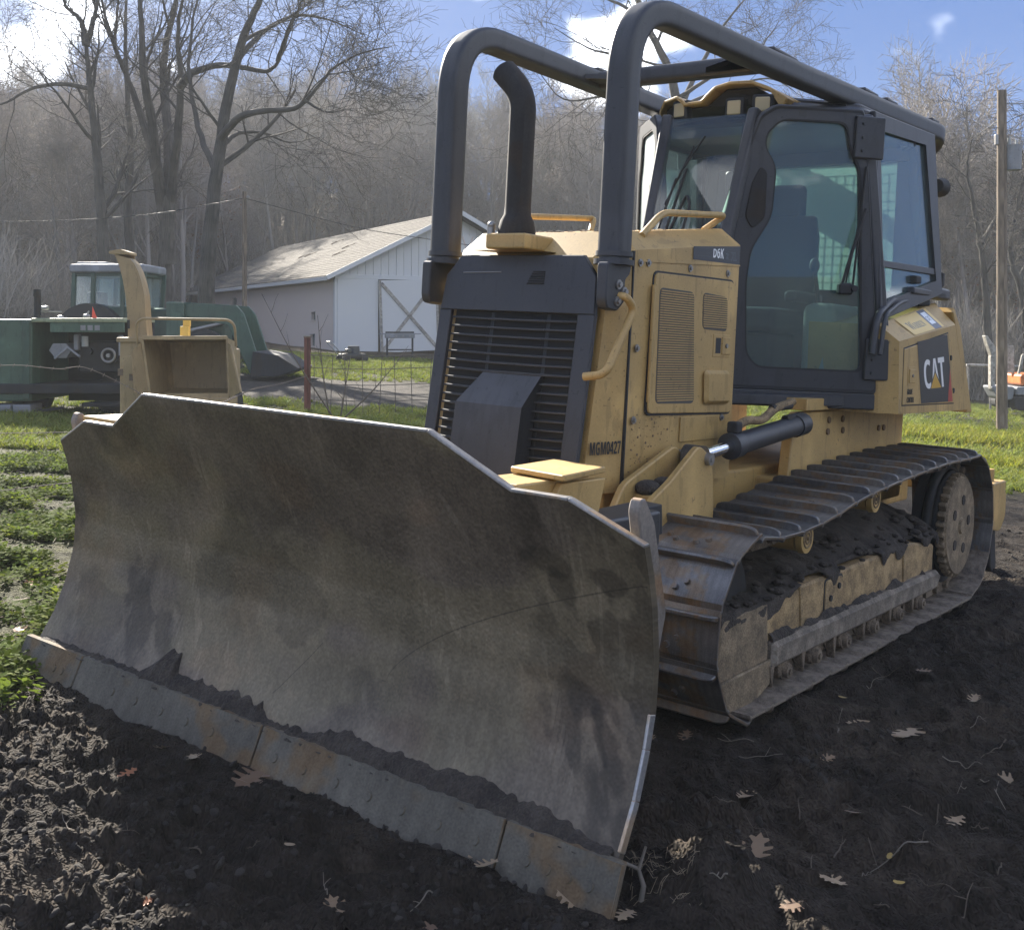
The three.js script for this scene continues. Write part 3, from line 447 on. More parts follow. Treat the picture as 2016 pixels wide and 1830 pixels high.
// grille
const grille = part('grille', D);
const gz = y => .17 + (2.0 - y) * .125 + .012;
const face = (pts, dz = 0, th = .018) => { const l = slab(pts, th, .004); const p = l.attributes.position; for (let i = 0; i < p.count; i++) p.setZ(i, p.getZ(i) + gz(p.getY(i)) + dz); l.computeVertexNormals(); return l; };
mesh('upper_shroud', face([[-.455, 1.735], [.455, 1.735], [.442, 1.905], [.36, 2.005], [-.36, 2.005], [-.442, 1.905]], -.005, .03), M.black, grille);
mesh('grille_stile', face([[.365, .93], [.455, .93], [.458, 1.735], [.365, 1.735]], -.004, .028), M.black, grille);
mesh('grille_stile', face([[-.455, .93], [-.385, .93], [-.385, 1.735], [-.458, 1.735]], -.004, .028), M.black, grille);
mesh('radiator_core', face([[-.39, .94], [.37, .94], [.37, 1.735], [-.39, 1.735]], -.032, .01), M.dark, grille);
for (let i = 0; i < 18; i++) { const y = 1.700 - i * .0415, z = gz(y) - .012; mesh('slat', [beam(V(-.387, y, z), V(-.15, y - .003, z + .012), .034, .010, .003), beam(V(-.15, y - .003, z + .012), V(.18, y - .003, z + .012), .034, .010, .003), beam(V(.18, y - .003, z + .012), V(.367, y, z), .034, .010, .003)], M.black, grille); }
for (const x of [-.15, .18]) mesh('slat_post', beam(V(x, .95, gz(.95) - .03), V(x, 1.73, gz(1.73) - .03), .02, .02, .003), M.black, grille);
mesh('fan_guard', loft([[[-.215, .93], [.175, .93]], [[-.215, 1.30], [.175, 1.30]], [[-.14, 1.445], [.20, 1.445]]].map((r, i) => { const y = r[0][1], zf = gz(y) + (i === 2 ? .012 : .10); return [V(r[0][0], y, gz(y) - .01), V(r[1][0], y, gz(y) - .01), V(r[1][0], y, zf), V(r[0][0], y, zf)]; }), true, true, false), M.black, grille);
mesh('shroud_slot', [face([[-.335, 1.915], [-.10, 1.92], [-.10, 1.926], [-.335, 1.921]], .022, .008)], M.bolt, grille);
for (let i = 0; i < 6; i++) mesh('shroud_louvre', face(rectPts(.06 + i * .006, .16, 1.868 + i * .011, 1.874 + i * .011), .024, .004), M.blackRough, grille);
// hood top, stack base, rails
mesh('stack_base', [span(-.175, .06, 2.03, 2.105, .02, .26, .012), polys([[[-.22, 2.02, .30], [.14, 2.02, .30], [.14, 2.03, -.1], [-.22, 2.03, -.1]]])], M.yellow, D);
{ const sx = -.065, sz = .16;
  mesh('exhaust_stack', [new THREE.LatheGeometry([[.088, 2.09], [.092, 2.12], [.082, 2.17], [.066, 2.20], [.0635, 2.24]].map(q => new THREE.Vector2(...q)), 22).translate(sx, 0, sz), bentTube([V(sx, 2.22, sz), V(sx, 2.78, sz), V(sx - .115, 2.90, sz + .02)], .0635, .09, 20)], std(lin(.035, .033, .031), .8, { map: steelTex }), D); mesh('stack_mouth_shade', cyl(.055, .055, .004, 'y', 0, 0, 0, 18).rotateZ(.76).translate(sx - .1162, 2.9015, sz + .02), M.dark, D);  // flat dark disc paints the shade inside the pipe end
  mesh('stack_cap_nut', [cyl(.02, .02, .05, 'y', -.19, 2.115, .20, 10), new THREE.SphereGeometry(.02, 10, 8).translate(-.19, 2.15, .20)], M.bolt, D); }
const railPts = s => [V(s * .44, 2.13, -.16), V(s * .43, 2.262, -.36), V(s * .42, 2.325, -1.04), V(s * .36, 2.235, -.92)];
for (const s of [1, -1]) { mesh('hood_rail', bentTube(railPts(s), .017, [.07, .04], 10), M.yellow, D); if (s > 0) mesh('side_grab_rail', bentTube([V(s * .47, 1.825, .20), V(s * .575, 1.825, .17), V(s * .575, 1.77, .10), V(s * .57, 1.475, .30), V(s * .47, 1.46, .32)], .0185, [.03, .035, .05], 10), M.yellow, D); }
for (let i = 0; i < 46; i++) { const r = rng(400 + i), z = -.05 - r() * .98, x = -.36 + r() * .76; mesh('roof_litter', new THREE.DodecahedronGeometry(.006 + r() * .010, 0).scale(1.6, .5, 1).translate(x, 2.131 + (-.02 - z) * .1165 + .004, z), r() > .5 ? M.drymud : M.mud, hood); }
// sweeps (brush guard tubes)
const sweep = part('brush_sweep', D);
for (const s of [1, -1]) {
  mesh('sweep_tube', [bentTube([V(s * .50, 2.0, .17), V(s * .505, 3.155, .175), V(s * .56, 3.165, -1.2), V(s * .70, 3.205, -3.76), V(s * .52, 3.12, -3.95)], .060, [.34, .3, .14], 12, 7)], M.black, sweep);
  mesh('sweep_collar', [cyl(.085, .085, .022, 'y', s * .50, 2.012, .17, 22), cyl(.092, .092, .024, 'y', s * .50, 1.975, .17, 22), cyl(.07, .07, .03, 'y', s * .50, 1.993, .17, 22)], M.black, sweep);
  const X = (a, b) => s > 0 ? [a, b] : [-b, -a];
  mesh('sweep_bracket', [sidePlate(roundPoly([[.29, 1.97], [.085, 1.97], [.10, 1.92], [.135, 1.90], [.13, 1.80], [.19, 1.755], [.275, 1.765], [.29, 1.80]], .02), ...X(.49, .545), .006)], M.black, sweep);
  for (const [y, z] of [[1.875, .195], [1.845, .145], [1.80, .20]]) mesh('bracket_bolt', [cyl(.022, .022, .008, 'x', s * .548, y, z, 14), cyl(.013, .013, .02, 'x', s * .553, y, z, 6)], M.bolt, sweep);
  for (const [z, l] of [[-1.3, .32], [-2.45, .24], [-2.78, .2], [-3.55, .16]]) mesh('sweep_clamp', box(.10, .022, l, s * (.555 + (-1.2 - z) * .0547), 3.165 + (-1.2 - z) * .0157 + .066, z, .008), M.black, sweep);
  mesh('sweep_strut', [beam(V(s * .60, 3.13, -2.1), V(s * .52, 3.03, -2.3), .09, .05), beam(V(s * .66, 3.13, -3.0), V(s * .72, 2.98, -3.0), .05, .05), beam(V(s * .80, 2.985, -2.86), V(s * .60, 3.06, -3.1), .05, .04)], M.black, sweep);
  mesh('sweep_gusset', [slab([[0, 0], [.36, 0], [0, .2]], .03, .003).rotateX(Math.PI / 2).rotateZ(0).scale(-s, 1, 1).translate(s * .5, 3.165, -1.17)], M.black, sweep);
}
mesh('sweep_crossbar', [bentTube([V(-.56, 3.165, -1.18), V(0, 3.165, -1.18), V(.56, 3.165, -1.18)], .05, .05, 12, 4.5), bentTube([V(-.53, 3.125, -3.94), V(0, 3.125, -3.98), V(.53, 3.125, -3.94)], .055, .05, 12, 4.5)], M.black, sweep);
// --- cab
const DO = [.845, 1.38, -2.32], DE1 = [.6409, 0, -.7676], DE2 = [.0244, .9995, .0203], DN = [.7672, -.0317, .6406];
const SE1 = [.0572, 0, -.9984], SE2 = [-.0544, .9985, -.0031], SN = [.9969, .0545, .0571];
const mirrorX = g => { g = norm(g.clone()); g.applyMatrix4(new THREE.Matrix4().makeScale(-1, 1, 1)); const p = g.attributes.position, n = g.attributes.normal; for (let i = 0; i < p.count; i += 3) { for (const a of [p, n]) { const x = a.getX(i + 1), y = a.getY(i + 1), z = a.getZ(i + 1); a.setXYZ(i + 1, a.getX(i + 2), a.getY(i + 2), a.getZ(i + 2)); a.setXYZ(i + 2, x, y, z); } } return g; };
const onDoor = (g, k = 0) => planar(g, DO.map((v, i) => v + DN[i] * k), DE1, DE2, DN), onSide = (g, k = 0) => planar(g, DO.map((v, i) => v + SN[i] * k), SE1, SE2, SN);
const cab = part('cab', D);
const gl = roundPoly([[-.77, 1.594], [-.335, 1.611], [-.295, 1.433], [-.226, 1.345], [-.127, .119], [-.826, .119], [-.905, .20], [-.935, .607], [-.92, .816], [-.80, 1.018], [-.79, 1.301], [-.868, 1.41], [-.862, 1.497]], .06, 4);
const glIn = roundPoly([[-.76, 1.58], [-.345, 1.595], [-.308, 1.425], [-.242, 1.335], [-.143, .135], [-.82, .135], [-.89, .21], [-.918, .607], [-.903, .81], [-.785, 1.012], [-.775, 1.305], [-.852, 1.41], [-.846, 1.49]], .06, 4);
const fr = [[-.80, 1.668], [-.235, 1.69], [-.19, 1.40], [-.075, .5], [-.03, .0], [-1.20, .0], [-1.10, .95], [-.965, 1.40], [-.90, 1.60]];
for (const s of [1, -1]) {
  const q = s > 0 ? g => g : mirrorX;
  const door = mesh('cab_door', q(onDoor(slab(roundPoly(fr, .03), .05, .008, [gl]))), M.black, cab);
  mesh('door_gasket', q(onDoor(slab(gl, .012, .003, [glIn]), .035)), M.rubber, cab);
  mesh('door_glass', q(onDoor(slab(gl, .004, 0), .028)), s > 0 ? M.glass : M.dustyGlass, cab);
  if (s > 0) {
    mesh('door_handle_recess', onDoor(slab(roundPoly([[-.905, .93], [-.83, 1.0], [-.832, 1.27], [-.875, 1.30], [-.925, 1.20], [-.955, 1.0]], .03), .012, .004), .046), M.blackRough, cab);
    for (const [a, b, y] of [[-.28, .12, 1.52], [-.12, .16, .21]]) mesh('door_hinge', [onDoor(box(.19, .25, .03, a + .08, y, .062, .01)), ...[-.08, 0, .08].map(k => onDoor(cyl(.010, .010, .012, 'z', a + .03, y + k, .08, 8)))], M.black, cab);
    mesh('sill_rail', onDoor(box(1.10, .10, .05, -.58, -.045, .02, .01)), M.black, cab);
    mesh('door_seal_groove', onDoor(slab(roundPoly(fr.map(([a, b]) => [a * .985 - .008, b * .985 + .012]), .03), .004, .001, [roundPoly(fr.map(([a, b]) => [a * .97 - .015, b * .97 + .024]), .03)]), .047), M.rubber, cab);
    mesh('wiper', [onDoor(bar(V(-.20, 1.10, .075), V(-.33, .62, .075), .010, 6)), onDoor(bar(V(-.215, 1.10, .06), V(-.30, .60, .06), .006, 6)), onDoor(box(.09, .07, .05, -.30, .62, .07, .015)), onDoor(bar(V(-.205, 1.35, .06), V(-.245, .62, .06), .007, 6)), onDoor(cyl(.02, .02, .04, 'z', -.255, .625, .09, 10))], M.rubber, cab);
  }
  mesh('side_window_frame', q(onSide(slab([[-.12, 1.70], [.86, 1.72], [.985, .66], [-.04, .44]], .045, .006, [[[-.05, 1.60], [.70, 1.63], [.875, .74], [-.01, .545]]]))), M.black, cab);
  mesh('side_glass', q(onSide(slab([[-.06, 1.61], [.71, 1.64], [.885, .73], [-.02, .535]], .004, 0), .02)), M.glass, cab);
  mesh('side_window_bar', q(onSide(beam(V(-.02, .79, .03), V(.86, .805, .03), .02, .042))), M.black, cab);
  mesh('rear_post', q(beam(V(.80, 1.95, -3.20), V(.755, 3.06, -3.12), .10, .10, .02)), M.black, cab);
  mesh('b_post', q(beam(V(.86, 1.38, -2.40), V(.735, 3.05, -2.16), .09, .09, .02)), M.black, cab);
  mesh('a_post', q(beam(V(.255, 2.1, -1.34), V(.29, 3.02, -1.615), .07, .07, .02)), M.black, cab);
}
mesh('windshield', polys([[[-.26, 2.15, -1.325], [.26, 2.15, -1.325], [.285, 2.99, -1.592], [-.285, 2.99, -1.592]]]), M.glass, cab);
mesh('cowl', [span(-.27, .27, 1.35, 2.17, -1.40, -1.06, .02)], M.black, cab);
mesh('cab_floor', [slab([[-.32, 1.30], [.32, 1.30], [.82, 2.3], [.86, 3.15], [-.86, 3.15], [-.82, 2.3]].map(([x, z]) => [x, z]), .06, .004).rotateX(-Math.PI / 2).translate(0, 1.30, 0)], M.black, cab);
mesh('cab_roof', [slab(roundPoly([[-.40, 1.80], [.40, 1.80], [.755, 2.15], [.80, 3.16], [-.80, 3.16], [-.755, 2.15]], .05), .085, .02).rotateX(-Math.PI / 2).translate(0, 3.01, 0), slab(roundPoly([[-.34, 1.84], [.34, 1.84], [.70, 2.2], [.74, 3.1], [-.74, 3.1], [-.70, 2.2]], .05), .05, .015).rotateX(-Math.PI / 2).translate(0, 3.085, 0)], M.black, cab);
for (const m of ['cab_floor', 'cab_roof']) cab.children.filter(c => c.name === m).forEach(c => { c.geometry.applyMatrix4(new THREE.Matrix4().makeScale(1, 1, 1)); });
{ // rear wall with window and wire screen
  mesh('rear_wall', [span(-.80, .80, 1.34, 2.05, -3.22, -3.14, .01), span(-.80, .80, 2.92, 3.05, -3.18, -3.1, .01), span(-.80, -.62, 2.05, 2.92, -3.2, -3.12, .01), span(.62, .80, 2.05, 2.92, -3.2, -3.12, .01)], M.black, cab);
  mesh('rear_glass', span(-.62, .62, 2.05, 2.92, -3.165, -3.161, 0), M.dustyGlass, cab);
  const w = []; for (let i = 0; i <= 20; i++) w.push(bar(V(-.62 + i * .062, 2.05, -3.22), V(-.62 + i * .062, 2.92, -3.22), .003, 4)); for (let i = 0; i <= 14; i++) w.push(bar(V(-.62, 2.05 + i * .062, -3.22), V(.62, 2.05 + i * .062, -3.22), .003, 4)); mesh('wire_screen', w, M.blackRough, cab);
}
mesh('operator_seat', [span(-.26, .26, 1.72, 1.88, -2.62, -2.08, .05), loft([[1.84, .26, -2.56], [2.10, .27, -2.62], [2.38, .24, -2.70], [2.52, .20, -2.74]].map(([y, w, z]) => [V(-w, y, z - .09), V(w, y, z - .09), V(w + .02, y, z + .02), V(w * .6, y, z), V(-w * .6, y, z), V(-w - .02, y, z + .02)]), true, true), span(-.13, .13, 2.50, 2.74, -2.84, -2.74, .04), span(-.22, .22, 1.36, 1.72, -2.55, -2.15, .04), span(.28, .37, 1.92, 1.99, -2.6, -2.15, .03), span(-.37, -.28, 1.92, 1.99, -2.6, -2.15, .03)], M.seat, cab);
mesh('side_console', [span(.38, .60, 1.36, 1.92, -2.95, -2.2, .06), span(-.60, -.38, 1.36, 1.92, -2.95, -2.2, .06)], M.trim, cab);
mesh('control_lever', [bar(V(.46, 1.9, -2.3), V(.44, 2.12, -2.25), .014, 8), new THREE.SphereGeometry(.032, 12, 10).scale(1, 1.5, 1).translate(.44, 2.15, -2.245), bar(V(-.46, 1.9, -2.3), V(-.44, 2.12, -2.25), .014, 8), new THREE.SphereGeometry(.032, 12, 10).scale(1, 1.5, 1).translate(-.44, 2.15, -2.245)], M.rubber, cab);
mesh('dash_console', [span(-.24, .24, 1.36, 2.12, -1.62, -1.40, .05), span(-.20, .20, 2.10, 2.30, -1.52, -1.44, .03)], M.rubber, cab);
mesh('cab_mirror', [slab(roundPoly([[.13, 2.50], [.21, 2.50], [.25, 2.66], [.12, 2.66]], .035), .02, .006).translate(0, 0, -1.62), bar(V(.19, 2.66, -1.62), V(.2, 2.95, -1.66), .008, 6)], M.black, cab);
mesh('windshield_wiper', [bar(V(-.12, 2.18, -1.30), V(-.06, 2.66, -1.46), .009, 6), bar(V(-.17, 2.2, -1.30), V(-.11, 2.60, -1.43), .007, 6), bar(V(-.10, 2.62, -1.44), V(.02, 2.86, -1.52), .006, 6), bar(V(-.155, 2.44, -1.39), V(-.04, 2.80, -1.50), .006, 6), bentTube([V(-.11, 2.18, -1.30), V(-.02, 2.50, -1.405), V(.02, 2.44, -1.38), V(.0, 2.2, -1.3)], .009, .03, 8)], M.rubber, cab);
mesh('door_mirror', [slab(roundPoly([[-.395, 2.42], [-.33, 2.40], [-.32, 2.66], [-.365, 2.665], [-.40, 2.60]], .025), .03, .006, [roundPoly([[-.38, 2.49], [-.35, 2.48], [-.345, 2.58], [-.378, 2.58]], .012)]).translate(0, 0, -1.63), span(-.345, -.315, 2.70, 2.84, -1.64, -1.60, .004)], M.black, cab);
// visor with work lights
{ const outline = roundPoly([[-.43, 3.02], [-.445, 3.08], [-.40, 3.145], [-.27, 3.155], [-.215, 3.12], [-.20, 3.10], [-.09, 3.105], [-.055, 3.14], [.0, 3.185], [.10, 3.205], [.24, 3.20], [.33, 3.165], [.43, 3.10], [.40, 3.04]], .012, 3);
  const vz = g => { const p = g.attributes.position; for (let i = 0; i < p.count; i++) p.setZ(i, p.getZ(i) - .5 * Math.max(0, Math.abs(p.getX(i)) - .22)); g.computeVertexNormals(); return g; };
  mesh('visor', [vz(slab([...outline.filter(p => p[1] > 3.03), [.42, 3.075], [.33, 3.14], [.24, 3.178], [.10, 3.185], [.01, 3.166], [-.045, 3.12], [-.085, 3.085], [-.205, 3.08], [-.225, 3.1], [-.28, 3.135], [-.39, 3.125], [-.425, 3.07]], .22, .005).translate(0, 0, -1.86)), vz(slab([[.33, 3.165], [.445, 3.10], [.42, 3.03], [.34, 3.10]], .10, .004).translate(0, 0, -1.85))], M.yellow, cab);
  mesh('visor_panel', [vz(slab([[-.42, 2.985], [.42, 2.985], [.41, 3.075], [.24, 3.17], [.05, 3.17], [-.07, 3.08], [-.21, 3.075], [-.28, 3.125], [-.41, 3.10]], .12, .006).translate(0, 0, -1.82))], M.blackRough, cab);
  for (const [x, y, yaw] of [[-.245, 3.065, -.25], [.118, 3.052, .05], [.295, 3.058, .3]]) { const l = mesh('work_light', [box(.125, .125, .06, 0, 0, 0, .014).rotateY(yaw).translate(x, y, -1.705)], M.rubber, cab); mesh('light_lens', [box(.088, .088, .02, 0, 0, .0265, .012).rotateY(yaw).translate(x, y, -1.705)], M.lens, cab); }
  mesh('corner_light', box(.03, .11, .05, -.435, 3.04, -1.80, .01), M.lens, cab);
}
mesh('rear_light_box', [span(.52, .70, 2.90, 3.115, -3.62, -3.36, .03), span(-.70, -.52, 2.90, 3.115, -3.62, -3.36, .03)], M.yellow, cab);
mesh('rear_lamp', [cyl(.05, .07, .10, 'z', .72, 2.83, -3.72, 14)], M.rubber, cab);
// --- fuel tank and rear bodywork
const tank = part('rear_fender', D);
for (const s of [1, -1]) {
  const q = s > 0 ? g => g : mirrorX;
  const A = [[.97, 1.268, -2.35], [.97, 1.705, -2.30], [.97, 1.845, -3.42], [.97, 1.262, -3.80]], B = [[.875, 1.268, -2.27], [.862, 1.80, -2.235], [.845, 1.985, -3.36], [.86, 1.262, -3.86]], C = [[.45, 1.268, -2.2], [.45, 1.80, -2.18], [.45, 1.985, -3.36], [.45, 1.262, -3.86]];
  const body = mesh('fender_body', q(polys([A.slice().reverse(), [A[0], A[1], B[1], B[0]].reverse(), [A[1], A[2], B[2], B[1]].reverse(), [A[2], A[3], B[3], B[2]].reverse(), [A[0], B[0], C[0], C[3], B[3], A[3]], [B[1], B[2], C[2], C[1]].reverse(), [B[0], B[1], C[1], C[0]].reverse(), [B[2], B[3], C[3], C[2]].reverse()])), M.yellow, tank);
  mesh('rear_panel', q(sidePlate([[-3.47, 1.845], [-3.86, 1.24], [-3.98, 1.24], [-3.60, 1.83], [-3.44, 1.96], [-3.40, 1.93]], .50, .955, .008)), M.yellow, tank);
  mesh('panel_gap_shade', q(sidePlate([[-3.43, 1.855], [-3.81, 1.255], [-3.86, 1.255], [-3.47, 1.86]], .5, .925, 0)), M.printGapDark, tank);  // dark strip painted as the shade between tank and rear panel
  if (s < 0) continue;
  const rim = [[-2.40, 1.315], [-2.385, 1.668], [-3.26, 1.79], [-3.47, 1.31]];
  mesh('side_door_gap_shade', sidePlate(rim.map(([z, y]) => [z, y]), .962, .9712, 0), M.printGapDark, tank);  // dark sheet under the side door, painted gap shade
  mesh('side_door', sidePlate([[-2.408, 1.322], [-2.394, 1.660], [-3.252, 1.780], [-3.458, 1.317]], .963, .974, .003), M.yellow, tank);
  mesh('side_latch', [sidePlate(rectPts(-2.63, -2.47, 1.44, 1.555), .972, .9765, .001), sidePlate(rectPts(-2.60, -2.49, 1.455, 1.54), .974, .983, .003)], M.yellow, tank); mesh('side_latch_key', cyl(.010, .010, .01, 'x', .985, 1.50, -2.54, 8), M.bolt, tank);
  for (const [y, z] of [[1.62, -3.345], [1.40, -3.44]]) mesh('side_bolt', cyl(.018, .018, .008, 'x', .974, y, z, 8), M.printGapDark, tank);
  const t = canvasTex(512, 512, c => {
    c.fillStyle = '#22262d'; c.fillRect(0, 0, 512, 512);
    c.fillStyle = '#a8382c'; c.beginPath(); c.moveTo(512, 250); c.lineTo(512, 512); c.lineTo(430, 512); c.lineTo(455, 430); c.fill();
    c.fillStyle = '#e4e3df'; c.font = 'bold 200px sans-serif'; const L = (s, x, w) => { c.save(); c.translate(x, 392); const m = c.measureText(s).width; c.scale(w / m, 1.62); c.fillText(s, 0, 0); c.restore(); };
    L('C', 62, 126); L('A', 190, 128); L('T', 306, 116);
    c.fillStyle = '#22262d'; c.beginPath(); c.moveTo(252, 250); c.lineTo(152, 402); c.lineTo(352, 402); c.fill();
    c.fillStyle = '#c89a30'; c.beginPath(); c.moveTo(252, 272); c.lineTo(166, 396); c.lineTo(338, 396); c.fill();
    c.globalAlpha = .35; c.strokeStyle = '#8d969e'; for (let i = 0; i < 26; i++) { c.lineWidth = .6 + 1.6 * hash(i, 9); c.beginPath(); const x = hash(i, 1) * 512, y = hash(i, 2) * 512; c.moveTo(x, y); c.lineTo(x + (hash(i, 3) - .3) * 120, y + (hash(i, 4) - .5) * 60); c.stroke(); }
    c.fillStyle = '#9aa2a8'; for (let i = 0; i < 80; i++) c.fillRect(hash(i, 5) * 512, 440 + hash(i, 6) * 60, 1 + 9 * hash(i, 7), 2);
  });
  const quad = (P, U = [[0, 0], [1, 0], [1, 1], [0, 1]]) => { const g = new THREE.BufferGeometry(), pos = [], uv = [], N = 8, at2 = (a, u, v) => a[0].map((_, k) => lerp(lerp(a[0][k], a[1][k], u), lerp(a[3][k], a[2][k], u), v)); for (let j = 0; j < N; j++) for (let i = 0; i < N; i++) { const c = [[i, j], [i + 1, j], [i + 1, j + 1], [i, j], [i + 1, j + 1], [i, j + 1]]; for (const [a, b] of c) { pos.push(...at2(P, a / N, b / N)); uv.push(...at2(U, a / N, b / N)); } } g.setAttribute('position', new THREE.Float32BufferAttribute(pos, 3)); g.setAttribute('uv', new THREE.Float32BufferAttribute(uv, 2)); g.computeVertexNormals(); return g; };
  raw('brand_decal', quad([[.9755, 1.325, -2.755], [.9755, 1.328, -3.43], [.9755, 1.775, -3.232], [.9755, 1.71, -2.62]]), std(lin(1, 1, 1), .4, { map: t }), tank);
  const t2 = canvasTex(512, 160, c => { c.fillStyle = '#d8b660'; c.fillRect(0, 0, 512, 160); c.fillStyle = '#2b3440'; c.font = 'bold 92px serif'; c.save(); c.scale(.74, 1); c.fillText('W', 70, 118); c.font = 'bold 66px serif'; c.fillText('ARREN', 160, 116); c.restore(); c.fillStyle = '#33415a'; c.fillRect(350, 0, 122, 160); c.fillStyle = '#dfe3e6'; c.fillRect(376, 20, 78, 100); c.fillStyle = '#33415a'; c.font = 'bold 52px sans-serif'; c.save(); c.translate(382, 92); c.scale(.62, 1); c.fillText('CAT', 0, 0); c.restore(); });
  const ch = (u, v) => [.97, 1.705, -2.30].map((a, k) => lerp(lerp(a, [.97, 1.845, -3.42][k], u), lerp([.862, 1.80, -2.235][k], [.845, 1.985, -3.36][k], u), v) + [.0018, .0022, 0][k]);
  raw('dealer_decal', quad([ch(.27, .06), ch(.80, .06), ch(.78, .94), ch(.24, .94)]), std(lin(1, 1, 1), .4, { map: t2 }), tank);
  mesh('panel_lettering', [sideText('GRADE', .034, .10, .9745, 1.385, -2.475), sideText('CONTROL', .034, .135, .9745, 1.335, -2.475)], M.printGapDark, tank);
  mesh('fender_cowl', [bentTube([V(.86, 1.62, -2.16), V(.865, 1.85, -2.20), V(.85, 1.965, -2.5), V(.83, 2.04, -3.3)], .022, .08, 10), bentTube([V(.90, 1.62, -2.18), V(.90, 1.86, -2.24), V(.87, 1.955, -2.6), V(.85, 2.03, -3.35)], .014, .07, 10), span(.74, .90, 2.015, 2.06, -3.42, -2.75, .012), span(.80, .90, 2.01, 2.09, -3.52, -3.2, .02)], M.black, tank);
  mesh('fender_fitting', [box(.07, .05, .10, .86, 2.11, -2.85, .01), box(.04, .10, .05, .85, 2.15, -3.45, .01)], M.rubber, tank);
}
mesh('rear_bumper', [span(-.35, 1.02, .60, .70, -4.78, -4.42, .012), sidePlate(roundPoly([[-4.42, .36], [-4.42, .62], [-4.80, .62], [-4.80, .42], [-4.66, .32]], .05), .985, 1.02, .006), cyl(.045, .045, .12, 'y', .93, .73, -4.6, 12), span(-.4, .4, .5, .9, -4.4, -3.7, .02)], M.yellow, D);
mesh('ripper_shank', [sidePlate(roundPoly([[-4.5, .42], [-4.62, .42], [-4.72, .05], [-4.66, -.02], [-4.56, .05]], .03), .93, .99, .006)], M.blackRough, D);
// --- lift cylinder and arm
for (const s of [1, -1]) {
  const q = s > 0 ? g => g : mirrorX, X = (a, b) => s > 0 ? [a, b] : [-b, -a];
  const c = part('lift_cylinder', D), a = V(s * .655, 1.085, -.40), b = V(s * .665, 1.205, -1.62), at1 = t => a.clone().lerp(b, t);
  mesh('cylinder_rod', bar(at1(.02), at1(.40), .031, 18), M.bright, c); mesh('cylinder_barrel', [bar(at1(.30), at1(1.0), .057, 24), bar(at1(.29), at1(.36), .068, 24), bar(at1(.93), at1(1.02), .064, 20)], M.black, c);
  mesh('rod_eye', [cyl(.06, .06, .10, 'x', a.x, a.y, a.z, 18)], M.steel, c); mesh('rod_pin', [cyl(.03, .03, .18, 'x', a.x, a.y, a.z, 14), cyl(.014, .014, .19, 'x', a.x, a.y + .0, a.z, 8)], M.bolt, c);
  mesh('hydraulic_hose', [bentTube([at1(.34).add(V(0, .09, 0)), at1(.42).add(V(s * .01, .115, 0)), V(s * .66, 1.24, -1.12), V(s * .655, 1.30, -1.28), V(s * .64, 1.33, -1.55)], .023, .06, 10)], std(lin(.33, .24, .13), .8, { map: dirtTex }), c);
  mesh('hose_fitting', [box(.06, .06, .07, at1(.33).x, at1(.33).y + .09, at1(.33).z, .012), bar(V(s * .655, 1.30, -1.24), V(s * .65, 1.31, -1.5), .02, 8), bar(V(s * .665, 1.24, -1.40), V(s * .65, 1.25, -1.62), .022, 8)], M.blackRough, c);
  mesh('lift_arm', [q(sidePlate(roundPoly([[-.32, 1.155], [-.43, 1.10], [-.47, 1.02], [-.50, .80], [-.40, .56], [-.02, .56], [.14, .86], [.10, .93], [-.06, 1.0]], .04), .685, .72, .006)), q(sidePlate(roundPoly([[-.32, 1.14], [-.43, 1.08], [-.45, .8], [-.40, .56], [-.02, .56], [.22, .86], [.12, .99]], .04), .555, .59, .006)), q(span(.58, .69, .70, .94, -.36, .04, .01))], M.yellow, D);
  mesh('arm_mud', [q(new THREE.DodecahedronGeometry(.055, 1).scale(1, .7, 1.3).translate(.63, .965, -.01)), q(new THREE.DodecahedronGeometry(.045, 1).scale(1, .6, 1.4).translate(.65, .985, -.12))], M.mud, D);
}
